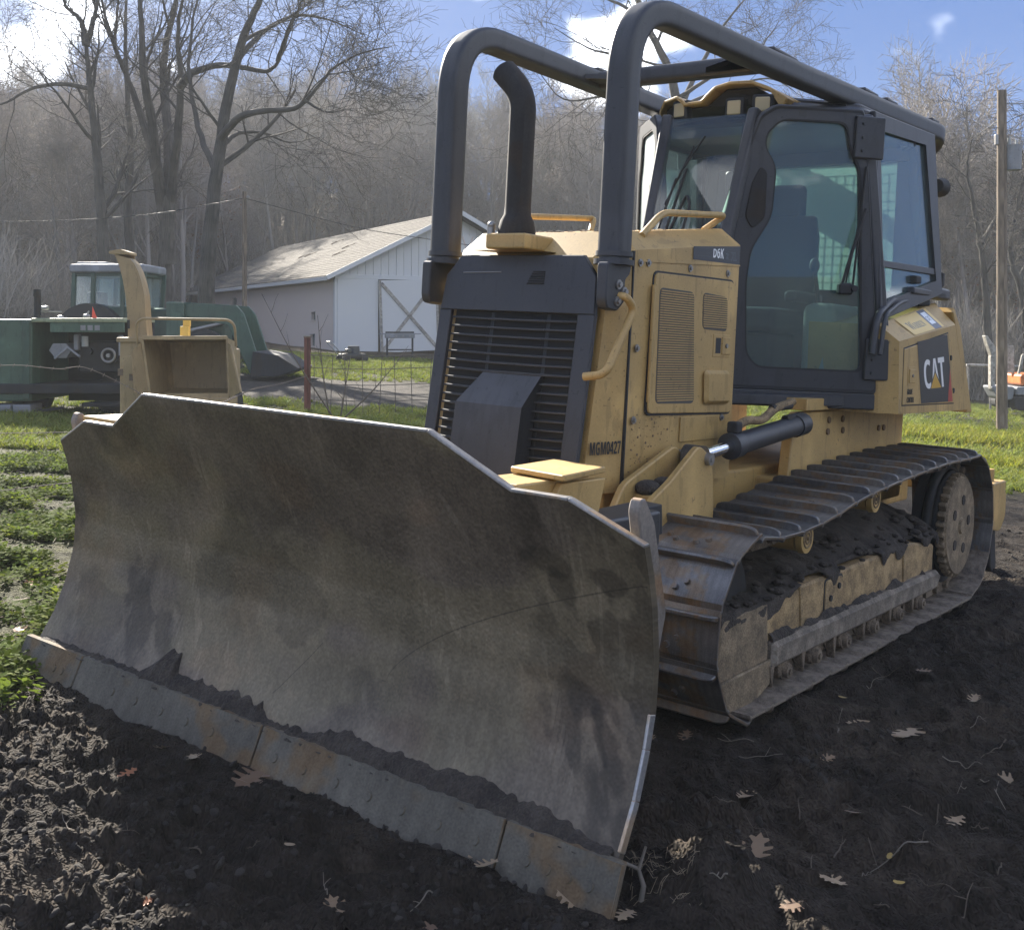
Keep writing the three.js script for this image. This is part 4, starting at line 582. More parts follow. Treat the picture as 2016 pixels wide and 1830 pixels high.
// ---------------------------------------------------------------- barn
const B = {
  plaster: std(lin(.60, .52, .46), .9), white: std(lin(.58, .58, .56), .75), roof: std(lin(.15, .14, .12), .95, { map: dirtTex, bumpMap: dirtBump, bumpScale: .02 }),
  wood: std(lin(.20, .15, .11), .9, { map: barkTex }), pole: std(lin(.24, .19, .14), .9, { map: barkTex }), green: std(lin(.065, .12, .078), .5, { map: paintTex }), greenDark: std(lin(.05, .095, .065), .55, { map: paintTex }), grey: std(lin(.28, .29, .30), .6, { map: paintTex }), wireM: std(lin(.10, .085, .07), .8), pale: std(lin(.46, .45, .42), .7, { map: dirtTex }), chipY: std(lin(.42, .305, .15), .55, { map: paintTex }), rustY: std(lin(.30, .22, .15), .8, { map: steelTex }),
};
{
  const c0 = at(657, 645, 40), gy = land(c0.x, 40), barn = thing('barn', 'white timber barn with shingle roof and sliding doors beyond the wire fence', 'barn', [c0.x, gy, c0.z]);
  // local: x along the gable (to the right), z along the long wall (away); rotate so that x points 61 degrees right of the view axis
  const gx = V(.875, 0, -.485), wz = V(-.485, 0, -.875); barn.quaternion.setFromRotationMatrix(new THREE.Matrix4().makeBasis(gx, V(0, 1, 0), gx.clone().cross(V(0, 1, 0))));
  const Z = gx.clone().cross(V(0, 1, 0)), s = Math.sign(Z.dot(wz)), GW = 9.56, LW = 21.4, EH = 2.72, RH = 5.05, P = (x, y, z) => [x, y, s * z];
  const wins = [[13.2, 1.75, .9, .85], [2.3, .35, .5, .45], [2.2, 1.25, .45, .3]];
  mesh('long_wall', [sidePlate([[s * .1, -.6], [s * LW, -.6], [s * LW, EH], [s * .1, EH]], 0, .2, 0, wins.map(([z, y, w, h]) => rectPts(s * z - w / 2, s * z + w / 2, y - h / 2, y + h / 2))), span(GW - .2, GW, -.6, EH, Math.min(s * .1, s * LW), Math.max(s * .1, s * LW), .01)], B.plaster, barn);
  mesh('back_wall', polys([[P(0, -.6, LW), P(GW, -.6, LW), P(GW, EH, LW), P(GW / 2, RH, LW), P(0, EH, LW)]]), B.white, barn);
  for (const k of [0, 1]) {
    const x0 = k ? GW + .45 : -.45, y0 = EH - .22, pts = [[x0, y0], [GW / 2, RH], [GW / 2, RH + .14], [x0, y0 + .12]];
    const rf = mesh('roof', slab(pts, LW + 1.0, .01).scale(1, 1, s).translate(0, 0, -s * .5), B.roof, barn);
    if (!k) { const sh = [], r = rng(31); for (let row = 0; row < 26; row++) { const t = (row + .5) / 26, x = lerp(x0, GW / 2, t), y = lerp(y0, RH, t) + .13; for (let i = 0; i < 3; i++) sh.push(box(.235, .022, 7.4, 0, 0, 0, 0).rotateZ(Math.atan2(RH - y0, GW / 2 - x0) - .03).translate(x, y + .003 * r(), s * (i * 7.42 + 3.2))); } const c = mesh('shingle_courses', sh, B.roof, rf); c.userData.kind = 'stuff'; 
      for (let i = 0; i < 5; i++) { const t = .2 + .6 * r(), x = lerp(x0, GW / 2, t), y = lerp(y0, RH, t) + .17, z = s * (3 + r() * 14); mesh('fallen_branch', [bar(V(x, y, z), V(x + .2, y + .12, z + 1.2 * (r() - .3)), .02, 5), bar(V(x + .1, y + .06, z), V(x + .4, y + .2, z + .5), .012, 5)], B.wood, rf); } }
  }
  mesh('fascia', [beam(V(-.45, EH - .18, -s * .5), V(-.45, EH - .18, s * (LW + .4)), .04, .14), beam(V(-.45, EH - .16, -s * .52), V(GW / 2, RH + .06, -s * .52), .04, .16), beam(V(GW + .45, EH - .16, -s * .52), V(GW / 2, RH + .06, -s * .52), .04, .16)], B.white, barn);
  const bw = .30; for (let i = 0; i * bw < GW; i++) { const x0 = i * bw, x1 = Math.min(GW, x0 + bw - .012), yt = x => EH + (RH - EH) * (1 - Math.abs(x / (GW / 2) - 1)) - .05; mesh('siding_board', slab([[x0, EH - .02], [x1, EH - .02], [x1, Math.max(EH, yt(x1))], [x0, Math.max(EH, yt(x0))]], .03, .003).translate(0, 0, s > 0 ? -.015 - (i % 3) * .003 : -.015 + (i % 3) * .003), B.white, barn); }
  mesh('siding_backing', slab([[0, EH - .2], [GW, EH - .2], [GW, EH], [GW / 2, RH - .06], [0, EH]], .03, 0).translate(0, 0, s * .06), B.grey, barn);
  mesh('door_header', [box(GW, .16, .10, GW / 2, EH - .08, -s * .06, .01)], B.white, barn);
  for (const x of [.08, GW - .08]) mesh('corner_post', box(.16, EH + .5, .16, x, EH / 2 - .25, 0, .01), B.white, barn);
  const slide = (x0, w, z, tilt, cross) => { const hgt = 2.62; const d = mesh('sliding_door', box(w, hgt, .05, 0, 0, 0, .005).rotateZ(tilt).translate(x0 + w / 2, hgt / 2 - .06, -s * z), B.white, barn); if (cross) { const q = []; for (const k of [-1, 1]) q.push(box(Math.hypot(w - .2, hgt - .2), .12, .04, 0, 0, -s * .035, .004).rotateZ(k * Math.atan2(hgt - .2, w - .2) + tilt).translate(x0 + w / 2, hgt / 2 - .06, -s * z)); q.push(box(.09, hgt, .03, w / 2 - .05, 0, -s * .035, .004).rotateZ(tilt).translate(x0 + w / 2, hgt / 2 - .06, -s * z), box(.09, hgt, .03, -w / 2 + .05, 0, -s * .035, .004).rotateZ(tilt).translate(x0 + w / 2, hgt / 2 - .06, -s * z)); q.forEach(g => mesh('door_brace', g, B.pale, d)); } };
  slide(.10, 1.55, .08, 0, false); slide(1.68, 2.35, .15, .035, true); slide(6.9, 2.4, .12, 0, true);
  for (const x of [5.0]) { const hd = mesh('loft_door', box(1.15, 1.2, .04, x, EH + .95, -s * .06, .004), B.white, barn); for (const k of [-1, 1]) for (const q of [-.28, .28]) mesh('loft_brace', box(1.25, .05, .025, 0, 0, 0, .003).rotateZ(k * 1.2).translate(x + q, EH + .95, -s * .095), B.plaster, hd); }
  mesh('inside_partition', [span(.3, GW - .3, -.5, EH, s > 0 ? 4 : -4.1, s > 0 ? 4.1 : -4, .01)], B.wood, barn);
  for (const [z, y, w, h] of wins) { const wn = mesh('window', box(.006, h, w, .10, y, s * z, 0), M.glass, barn); mesh('window_frame', [box(.05, .05, w + .1, -.02, y + h / 2 + .02, s * z, .004), box(.05, .05, w + .1, -.02, y - h / 2 - .02, s * z, .004)], B.plaster, wn); }
  // things standing by the barn doors
  const gp = at(787, 690, 37.5), gr = thing('griddle_stand', 'black griddle cooker on four legs before the barn door', 'grill', [gp.x, land(gp.x, 37.5), gp.z], .1);
  mesh('griddle_top', [box(1.0, .16, .5, 0, .72, 0, .02), box(1.4, .03, .35, 0, .78, 0, .01)], B.grey, gr); mesh('griddle_plate', box(.95, .05, .48, 0, .83, 0, .01), M.rubber, gr); for (const [x, z] of [[-.42, .2], [.42, .2], [-.42, -.2], [.42, -.2]]) mesh('leg', box(.06, .66, .06, x, .33, z, .006), M.rubber, gr); mesh('lower_shelf', box(.85, .04, .4, 0, .25, 0, .005), M.rubber, gr); for (let i = 0; i < 4; i++) mesh('control_knob', cyl(.03, .03, .04, 'z', -.33 + i * .22, .71, .27, 10), M.bolt, gr);
  const mp = at(693, 705, 34), mw = thing('push_mower', 'small black wheeled mower parked by the barn corner', 'mower', [mp.x, land(mp.x, 34), mp.z], .5);
  mesh('deck', box(.75, .16, .5, 0, .18, 0, .05), M.rubber, mw); mesh('engine', [cyl(.17, .19, .22, 'y', .05, .37, 0, 16), box(.2, .12, .2, -.12, .34, .05, .03)], M.black, mw); for (const [x, z] of [[-.3, .27], [.3, .27], [-.3, -.27], [.3, -.27]]) mesh('wheel', cyl(.11, .11, .06, 'z', x, .11, z, 16), M.rubber, mw); mesh('handle', [bentTube([V(-.35, .2, .2), V(-.75, .62, .2), V(-.75, .62, -.2), V(-.35, .2, -.2)], .014, .06, 8)], M.bolt, mw);
}
// ---------------------------------------------------------------- poles and wires
function pole(u, v0, d, r, label, tops) { const t = at(u, v0, d), y0 = land(t.x, d) - .05, o = thing('utility_pole', label, 'pole', [t.x, y0, t.z]); mesh('pole_shaft', [new THREE.CylinderGeometry(r * .82, r, t.y - y0, 16, 6).translate(0, (t.y - y0) / 2, 0)], B.pole, o); return [o, t.y - y0]; }
const [pl, plh] = pole(481, 377, 32, .075, 'short weathered pole standing before the long barn wall');
mesh('pole_bracket', box(.18, .05, .05, .05, plh - .15, 0, .01), M.bolt, pl);
const [pr, prh] = pole(1973, 178, 24, .115, 'tall wooden utility pole carrying a grey transformer');
mesh('transformer', [cyl(.165, .155, .50, 'y', .24, prh - 1.45, .02, 22), cyl(.175, .17, .04, 'y', .24, prh - 1.19, .02, 22)], B.grey, pr); mesh('bushing', [cyl(.03, .045, .16, 'y', .15, prh - 1.10, .02, 10), cyl(.02, .03, .12, 'y', .30, prh - 1.12, .02, 10)], M.trim, pr); mesh('insulator_arm', [bar(V(.05, prh - .28, 0), V(.75, prh - .30, .1), .012, 6), bar(V(.05, prh - 1.0, 0), V(.8, prh - 1.0, 0), .010, 6), box(.10, .22, .08, -.1, prh - 1.05, 0, .01), bar(V(.05, prh - .8, 0), V(-.3, prh - .78, 0), .01, 6)], M.bolt, pr); mesh('service_drop', [tube([V(.06, prh - .72, 0), V(.35, prh - .55, 0), V(.9, prh - .42, .2)], .008, 14, 5), tube([V(.38, prh - 1.25, .05), V(.5, prh - 1.6, .05), V(.3, prh - 2.2, .03), V(.1, prh - 2.4, .03)], .008, 18, 5)], M.rubber, pr);
function wire(name, label, pts, r, group) { const o = mesh(name, tube(pts, r, 60, 4), M.rubber); return tag(o, label, 'cable', group); }
{ const a = at(482, 390, 32); wire('overhead_cable', 'dark cable sagging from the short pole into the woods', [a, at(260, 425, 38), at(0, 436, 44), at(-300, 430, 50)], .012);
  wire('service_cable', 'thin cable slung from the short pole across the barn gable', [a, at(700, 447, 36), at(840, 470, 38), at(990, 492, 42)], .012);
  const c = at(1968, 235, 24); wire('guy_wire', 'fine guy wire running down behind the cab from the tall pole', [c, at(1900, 285, 40), at(1840, 340, 55)], .012); }
// ---------------------------------------------------------------- fence
{
  const d0 = 19.8, p = at(605, 663, d0), y0 = ground(p.x, d0);
  const post = (u, d, h, label) => { const q = at(u, 700, d), o = thing('fence_post', label, 'post', [q.x, ground(q.x, d) - .05, q.z], 0); mesh('post_shaft', [box(.105, h + .05, .10, 0, h / 2, 0, .012)], std(lin(.20, .075, .055), .85, { map: barkTex }), o); mesh('post_cap', box(.12, .03, .115, 0, h + .03, 0, .008), B.pole, o); };
  post(605, d0, 1.36, 'rust red fence post holding the wire mesh panel'); 
  const fence = thing('wire_fence', 'square wire mesh fence panel stretched right of the red post', 'fence', [p.x, y0, p.z]), R2 = 3.2;
  for (const h of [.24, .52, .80, 1.02]) mesh('line_wire', tube([V(.05, h, 0), V(R2 * .35, h - .03, .1), V(R2 * .7, h + .01, .2), V(R2, h, .3)], .0075, 20, 5), B.wireM, fence);
  for (let i = 0; i < 11; i++) { const x = .12 + i * .29; mesh('stay_wire', bar(V(x, .02, x * .09), V(x + .05 * Math.sin(i * 2), 1.02, x * .09), .0065, 5), B.wireM, fence); }
  const barb = (label, pts) => { const c = new THREE.CatmullRomCurve3(pts), L = c.getLength(), gs = [new THREE.TubeGeometry(c, 70, .0032, 4)]; for (let s = .05; s < L; s += .14) { const q = c.getPointAt(Math.min(1, s / L)); gs.push(bar(q.clone().add(V(-.012, -.018, 0)), q.clone().add(V(.012, .018, .01)), .0035, 4)); } tag(mesh('barbed_wire', gs, std(lin(.16, .13, .11), .8)), label, 'wire'); };
  barb('barbed wire slung from the red post across the chipper hopper', [at(604, 740, 19.8), at(545, 757, 17), at(500, 765, 15), at(470, 778, 13.5), at(430, 796, 12), at(330, 850, 10)]);
  barb('loose barbed wire drooping in front of the green engine bay', [at(-60, 722, 12), at(40, 719, 12), at(120, 726, 12), at(160, 722, 12), at(245, 758, 12), at(275, 776, 12), at(300, 830, 12)]);
  barb('lowest barbed wire strand over the weeds beside the blade', [at(-60, 972, 8), at(0, 966, 8), at(90, 955, 8), at(160, 948, 8)]);
  barb('barbed wire strand at the edge of the shaded grass', [at(-60, 853, 10), at(60, 852, 10), at(130, 851, 10), at(190, 853, 10)]);
}
// ---------------------------------------------------------------- wood chipper (x right, y up, z to the camera)
{
  const d = 15, b = at(350, 700, d), y0 = ground(b.x, d), o = thing('wood_chipper', 'tan wood chipper with tall curved chute and open infeed hopper', 'chipper', [b.x, y0, b.z], .03), k = F / d, X = u => (u - 350) / k, Y = v => EYE - (v - CY) / k - y0;
  mesh('disc_housing', [span(X(237), X(290), Y(838), Y(672), -.55, .02, .02), span(X(232), X(292), Y(673), Y(664), -.58, .05, .008), span(X(244), X(286), Y(812), Y(700), .02, .045, .01)], B.chipY, o);
  for (const [u, v] of [[240, 732], [262, 742], [275, 735]]) mesh('rust_patch', box(.07, .09, .006, X(u), Y(v), .049, .002), B.rustY, o);
  const S = [[665, 250, 288], [640, 250, 286], [610, 248, 284], [580, 245, 282], [550, 240, 276], [530, 235, 270], [512, 229, 262], [500, 224, 253]];
  const ch = mesh('discharge_chute', loft(S.map(([v, a, c], i) => { const z = -.05 + .0 * i, t = .26; return [V(X(a), Y(v), z - t), V(X(c), Y(v + (i > 3 ? (i - 3) * 2 : 0)), z - t), V(X(c), Y(v + (i > 3 ? (i - 3) * 2 : 0)), z), V(X(a), Y(v), z)]; }), true, true, false), B.chipY, o);
  mesh('chute_deflector', [slab([[X(214), Y(494)], [X(236), Y(490)], [X(254), Y(496)], [X(254), Y(501)], [X(214), Y(499)]], .34, .004).translate(0, 0, -.36), span(X(222), X(252), Y(520), Y(498), -.33, -.31, .004)], B.chipY, ch); mesh('chute_handle', box(.03, .12, .03, X(255), Y(638), .03, .005), M.rubber, ch);
  const zf = .55, zb = -.35, hop = part('infeed_hopper', o);
  const q4 = (a, b2, c, e) => polys([[a, b2, c, e]]);
  const tl = [X(304), Y(664), zf], tr = [X(464), Y(664), zf], bl = [X(320), Y(776), zf], br = [X(468), Y(776), zf], itl = [X(320), Y(674), zb], itr = [X(454), Y(674), zb], ibl = [X(328), Y(767), zb], ibr = [X(452), Y(767), zb];
  mesh('hopper_shell', [q4(tl, tr, itr, itl), q4(bl, br, ibr, ibl), q4(tl, bl, ibl, itl), q4(tr, br, ibr, itr), q4(itl, itr, ibr, ibl)], B.chipY, hop);
  mesh('hopper_flap', [polys([[[X(302), Y(672), zf], [X(320), Y(776), zf], [X(300), Y(765), zf + .25], [X(292), Y(690), zf + .2]]])], B.chipY, hop); mesh('hopper_flap', [polys([[[X(464), Y(672), zf], [X(478), Y(678), zf + .2], [X(499), Y(765), zf + .3], [X(468), Y(778), zf]]])], B.chipY, hop);
  mesh('hopper_rim', [beam(V(...tl), V(...tr), .05, .05), beam(V(...bl), V(...br), .05, .09), beam(V(...tl), V(...bl), .035, .035), beam(V(...tr), V(...br), .03, .03), beam(V(X(478), Y(678), zf + .2), V(X(499), Y(765), zf + .3), .03, .03)], B.chipY, hop);
  mesh('feed_table', [span(X(322), X(470), Y(796), Y(778), .1, .62, .01)], B.chipY, hop); mesh('feed_gap', span(X(365), X(440), Y(812), Y(796), .05, .4, .01), M.rubber, hop);
  mesh('control_bar', bentTube([V(X(292), Y(690), zf - .1), V(X(292), Y(627), zf), V(X(478), Y(630), zf), V(X(478), Y(680), zf - .1)], .017, .14, 8), B.chipY, o);
  mesh('control_valve', [span(X(370), X(386), Y(661), Y(642), .3, .42, .01), span(X(375), X(388), Y(642), Y(630), .33, .4, .006)], std(lin(.75, .50, .10), .5), o);
  mesh('chassis', [span(X(285), X(440), Y(830), Y(812), -1.6, .1, .02), span(X(262), X(300), Y(845), Y(800), -1.6, -.3, .02)], B.rustY, o); mesh('engine_box', span(X(300), X(420), Y(800), Y(690), -1.7, -.5, .03), B.chipY, o);
  for (const u of [288, 432]) mesh('wheel', [cyl(.33, .33, .2, 'x', X(u), .33, -.7, 24)], M.rubber, o);
}
// ---------------------------------------------------------------- tractor with front loader, side on, facing right
{
  const d = 27, b = at(235, 700, d), y0 = land(b.x, d), o = thing('loader_tractor', 'green cab tractor with raised loader arms reaching towards the barn', 'tractor', [b.x, y0, b.z], 0), k = F / d, X = u => (u - 235) / k, Y = v => EYE - (v - CY) / k - y0;
  const cabT = part('tractor_cab', o), z0 = -.75, z1 = .75;
  mesh('cab_roof', [span(X(162), X(307), Y(540), Y(523), z0 - .1, z1 + .1, .06), span(X(168), X(228), Y(526), Y(518), -.4, .6, .04)], B.grey, cabT);
  for (const [u, v] of [[166, 170], [204, 207], [262, 262], [298, 304]]) for (const z of [z0, z1]) mesh('cab_pillar', beam(V(X(u), Y(632), z), V(X(v), Y(538), z), .09, .09, .01), B.greenDark, cabT);
  mesh('cab_wall', [span(X(164), X(306), Y(640), Y(604), z0, z1, .03), span(X(168), X(300), Y(546), Y(536), z0, z1, .02)], B.greenDark, cabT);
  const gt = new THREE.MeshPhysicalMaterial({ color: lin(.62, .78, .74), roughness: .05, transmission: .8, thickness: 0 });
  for (const [a, c] of [[168, 204], [209, 262], [266, 302]]) for (const z of [z0 + .02, z1 - .02]) mesh('cab_glass', polys([[[X(a), Y(606), z], [X(c), Y(606), z], [X(c), Y(544), z], [X(a), Y(544), z]]]), gt, cabT);
  mesh('tractor_seat', [span(X(178), X(205), Y(606), Y(575), -.3, .3, .06)], M.seat, cabT);
  mesh('tractor_hood', [span(X(300), X(450), Y(690), Y(607), -.4, .4, .08)], B.greenDark, o); mesh('tractor_chassis', span(X(180), X(450), Y(740), Y(690), -.3, .3, .05), M.rubber, o);
  for (const z of [-.85, .85]) { mesh('rear_wheel', [cyl(.80, .80, .42, 'z', X(205), .80, z, 32), cyl(.42, .42, .45, 'z', X(205), .80, z, 24)], M.rubber, o); mesh('front_wheel', [cyl(.5, .5, .3, 'z', X(420), .5, z, 28)], M.rubber, o); mesh('rear_fender', span(X(170), X(300), Y(655), Y(640), z - .2, z + .2, .04), B.green, o); }
  const loader = part('front_loader', o);
  for (const z of [-.6, .6]) mesh('loader_arm', slab(roundPoly([[X(345), Y(594)], [X(478), Y(602)], [X(492), Y(618)], [X(530), Y(735)], [X(505), Y(735)], [X(462), Y(640)], [X(345), Y(615)]], .04), .12, .01).translate(0, 0, z - .06), B.green, loader);
  for (const z of [-.75, .5]) mesh('loader_post', span(X(345), X(380), Y(700), Y(596), z, z + .25, .02), B.green, loader);
  for (const z of [-.6, .6]) mesh('loader_ram', [bar(V(X(390), Y(650), z), V(X(468), Y(632), z), .05, 10), bar(V(X(455), Y(632), z), V(X(512), Y(700), z), .04, 10)], M.bolt, loader);
  mesh('loader_bucket', slab([[X(515), Y(690)], [X(562), Y(697)], [X(602), Y(722)], [X(598), Y(726)], [X(560), Y(738)], [X(510), Y(738)]], 1.9, .01).translate(0, 0, -.95), M.blackRough, loader);
}
// ---------------------------------------------------------------- green stationary farm machine with open engine bay
{
  const d = 17, b = at(110, 700, d), y0 = ground(b.x, d), o = thing('farm_machine', 'old green farm machine with exposed engine and upright exhaust pipe', 'machine', [b.x, y0, b.z], 0), k = F / d, X = u => (u - 110) / k, Y = v => EYE - (v - CY) / k - y0;
  mesh('side_panel', [span(X(-70), X(62), Y(790), Y(628), -1.5, 0, .03)], B.green, o); mesh('panel_rib', [span(X(46), X(60), Y(785), Y(634), 0, .04, .01)], B.greenDark, o);
  mesh('top_beam', [span(X(62), X(243), Y(634), Y(626), -1.5, .02, .01)], std(lin(.32, .36, .22), .5, { map: paintTex }), o);
  mesh('name_board', span(X(98), X(243), Y(654), Y(634), -.06, .0, .006), B.green, o);
  for (let i = 0; i < 3; i++) mesh('board_plate', span(X(158 + i * 14), X(168 + i * 14), Y(650), Y(640), 0, .006, .001), B.grey, o);
  mesh('rear_panel', span(X(62), X(243), Y(800), Y(634), -1.5, -1.4, .01), M.rubber, o); mesh('lower_deck', [span(X(-70), X(243), Y(775), Y(755), -1.4, .05, .02), span(X(165), X(243), Y(800), Y(792), -.3, .1, .01)], M.blackRough, o);
  mesh('engine_block', [span(X(140), X(225), Y(735), Y(672), -1.0, -.25, .04), cyl(.10, .10, .05, 'z', X(212), Y(702), -.2, 18), cyl(.07, .07, .06, 'z', X(190), Y(702), -.2, 16), cyl(.05, .05, .06, 'z', X(166), Y(692), -.2, 14)], M.blackRough, o);
  mesh('oil_filter', [cyl(.05, .05, .16, 'y', X(158), Y(672), -.18, 14)], M.trim, o); mesh('fuel_pump', [span(X(136), X(146), Y(690), Y(658), -.3, -.15, .02), span(X(228), X(234), Y(700), Y(660), -.2, -.1, .01)], B.grey, o);
  mesh('pulley', [new THREE.TorusGeometry(.10, .02, 8, 24).translate(X(206), Y(700), -.15), cyl(.03, .03, .06, 'z', X(206), Y(700), -.15, 12)], M.bolt, o);
  mesh('grain_hopper', [loft([[676, 96, 122], [690, 88, 132], [705, 100, 122]].map(([v, a, c]) => [V(X(a), Y(v), -.7), V(X(c), Y(v), -.7), V(X(c), Y(v), -.15), V(X(a), Y(v), -.15)]), true, true, false)], B.grey, o); mesh('strut', [bar(V(X(128), Y(684), -.1), V(X(154), Y(702), -.05), .02, 8), bar(V(X(128), Y(684), -.1), V(X(104), Y(706), -.05), .02, 8)], B.grey, o);
  mesh('exhaust_pipe', [cyl(.045, .045, .52, 'y', X(56), Y(602), -.3, 16), cyl(.055, .055, .10, 'y', X(56), Y(575), -.3, 16), bar(V(X(62), Y(575), -.3), V(X(63), Y(620), -.3), .012, 6)], M.blackRough, o);
  mesh('roof_fitting', [box(.10, .06, .1, X(72), Y(605), -.3, .02), bar(V(X(64), Y(612), -.3), V(X(106), Y(613), -.3), .01, 6), box(.09, .05, .08, X(108), Y(624), -.2, .02), box(.1, .07, .1, X(155), Y(622), -.3, .03), bar(V(X(150), Y(624), -.3), V(X(160), Y(612), -.3), .012, 6)], M.bolt, o);
  mesh('marker_flag', [slab([[X(176), Y(626)], [X(186), Y(626)], [X(177), Y(603)]], .01, .001).translate(0, 0, -.1)], std(lin(.75, .10, .06), .7), o);
  mesh('base_skid', [span(X(-70), X(24), Y(826), Y(796), -.4, .06, .02), span(X(26), X(62), Y(826), Y(796), -.4, .05, .02)], B.grey, o); mesh('frame_rail', [beam(V(X(66), Y(810), 0), V(X(125), Y(802), 0), .04, .04), span(X(60), X(243), Y(835), Y(822), -1.2, -.1, .01)], M.blackRough, o);
  for (const u of [20, 190]) mesh('wheel', cyl(.30, .30, .22, 'z', X(u), .28, -.8, 24), M.rubber, o);
}
// ---------------------------------------------------------------- excavator among the trees at the right
{
  const d = 30, b = at(1985, 700, d), y0 = land(b.x, d), o = thing('compact_excavator', 'pale tracked excavator with folded boom and orange cover beyond the pole', 'excavator', [b.x, y0, b.z], 0), k = F / d, X = u => (u - 1985) / k, Y = v => EYE - (v - CY) / k - y0;
  mesh('boom', [slab(roundPoly([[X(1933), Y(660)], [X(1938), Y(660)], [X(1958), Y(690)], [X(1962), Y(722)], [X(1954), Y(728)], [X(1946), Y(700)]], .05), .22, .01)], B.pale, o); mesh('dipper', [slab(roundPoly([[X(1944), Y(700)], [X(1953), Y(700)], [X(1952), Y(772)], [X(1944), Y(765)]], .03), .18, .01).translate(0, 0, .05), bar(V(X(1962), Y(690), .1), V(X(1963), Y(770), .1), .05, 8)], B.pale, o);
  mesh('bucket', [slab(roundPoly([[X(1942), Y(758)], [X(1990), Y(760)], [X(1985), Y(786)], [X(1956), Y(784)]], .1), .6, .02).translate(0, 0, -.3)], B.grey, o); mesh('engine_cover', span(X(2001), X(2060), Y(758), Y(735), -.9, .3, .08), std(lin(.75, .22, .05), .5, { map: paintTex }), o);
  mesh('cab_panel', span(X(1994), X(2009), Y(735), Y(680), -.4, -.35, .01), B.pale, o); mesh('cab_frame', [beam(V(X(1996), Y(735), .3), V(X(2004), Y(698), .3), .06, .06), beam(V(X(2004), Y(698), .3), V(X(2040), Y(694), .3), .06, .06)], B.pale, o);
  for (const z of [.1, -1.1]) mesh('crawler', slab(roundPoly([[X(1984), Y(778)], [X(2060), Y(774)], [X(2064), Y(806)], [X(1984), Y(806)]], .2), .35, .02).translate(0, 0, z), M.blackRough, o); mesh('platform', span(X(1990), X(2070), Y(776), Y(760), -1.0, .4, .03), B.grey, o);
  const p2 = at(1940, 720, 33), rl = thing('pipe_rail', 'white pipe rail crossing behind the utility pole', 'rail', [p2.x, land(p2.x, 33), p2.z]); mesh('top_pipe', bar(V(-.55, 1.35, 0), V(1.0, 1.30, 0), .04, 8), B.pale, rl); for (const x of [-.5, .15, .8]) mesh('leg', bar(V(x, 0, 0), V(x, 1.33, 0), .035, 8), B.pale, rl);
}
// ---------------------------------------------------------------- bare winter trees
class Wood {                                                   // collects tapered limbs into one geometry
  constructor() { this.p = []; this.n = []; this.u = []; this.i = []; }
  limb(pts, rad, sides) {
    const base = this.p.length / 3; let up = V(.31, .2, .93), len = 0;
    pts.forEach((q, k) => {
      const t = pts[Math.min(k + 1, pts.length - 1)].clone().sub(pts[Math.max(k - 1, 0)]).normalize(), s = t.clone().cross(up).normalize(); up = s.clone().cross(t).normalize(); if (k) len += q.distanceTo(pts[k - 1]);
      for (let j = 0; j < sides; j++) { const a = j / sides * 2 * Math.PI, c = Math.cos(a), e = Math.sin(a), nx = up.x * c + s.x * e, ny = up.y * c + s.y * e, nz = up.z * c + s.z * e; this.p.push(q.x + nx * rad[k], q.y + ny * rad[k], q.z + nz * rad[k]); this.n.push(nx, ny, nz); this.u.push(j / sides, len * .8); }
    });
    for (let k = 0; k < pts.length - 1; k++) for (let j = 0; j < sides; j++) { const a = base + k * sides + j, b = base + k * sides + (j + 1) % sides, c = a + sides, d = b + sides; this.i.push(a, b, c, b, d, c); }
  }
  build() { const g = new THREE.BufferGeometry(); g.setAttribute('position', new THREE.Float32BufferAttribute(this.p, 3)); g.setAttribute('normal', new THREE.Float32BufferAttribute(this.n, 3)); g.setAttribute('uv', new THREE.Float32BufferAttribute(this.u, 2)); g.setIndex(this.i); return g; }
}
function walk(r, start, dir, len, n, wob, lift) { const pts = [start.clone()], d = dir.clone().normalize(); for (let i = 0; i < n; i++) { d.x += (r() - .5) * wob; d.y += (r() - .5) * wob + lift; d.z += (r() - .5) * wob; d.normalize(); pts.push(pts[i].clone().addScaledVector(d, len / n)); } return pts; }
function sprout(r, pts, r0, cfg, lv, out) {                     // children of a limb, level by level
  if (lv >= cfg.n.length) return;
  const n = Math.round(cfg.n[lv] * (.75 + .5 * r())), L = pts.reduce((s, p, i) => i ? s + p.distanceTo(pts[i - 1]) : 0, 0);
  for (let k = 0; k < n; k++) {
    const t = lerp(cfg.from[lv] ?? .25, 1, (k + r()) / n), f = t * (pts.length - 1), i = Math.min(pts.length - 2, Math.floor(f)), p = pts[i].clone().lerp(pts[i + 1], f - i), d = pts[i + 1].clone().sub(pts[i]).normalize();
    const side = V(r() - .5, r() - .5, r() - .5).cross(d).normalize(), ang = lerp(.45, 1.05, r()), dir = d.multiplyScalar(Math.cos(ang)).addScaledVector(side, Math.sin(ang)); if (cfg.flat) dir.z *= cfg.flat;
    const len = Math.min(L * .85, cfg.len[lv] * (.55 + .7 * r()) * (1.15 - .45 * t)), rad = Math.max(cfg.min, r0 * (1 - .65 * t) * cfg.rk * (.7 + .5 * r())), seg = lv < 1 ? 7 : lv < 2 ? 5 : 3;
    const q = walk(r, p, dir, len, seg, cfg.wob, cfg.lift[lv] ?? .03); out.limb(q, q.map((_, m) => lerp(rad, Math.max(cfg.min * .6, rad * .3), m / (q.length - 1))), lv < 1 ? 5 : lv < 2 ? 4 : 3);
    sprout(r, q, rad, cfg, lv + 1, out);
  }
}
const barkMats = [std(lin(.09, .082, .072), .95, { map: barkTex }), std(lin(.11, .098, .085), .95, { map: barkTex }), std(lin(.075, .067, .058), .95, { map: barkTex })];
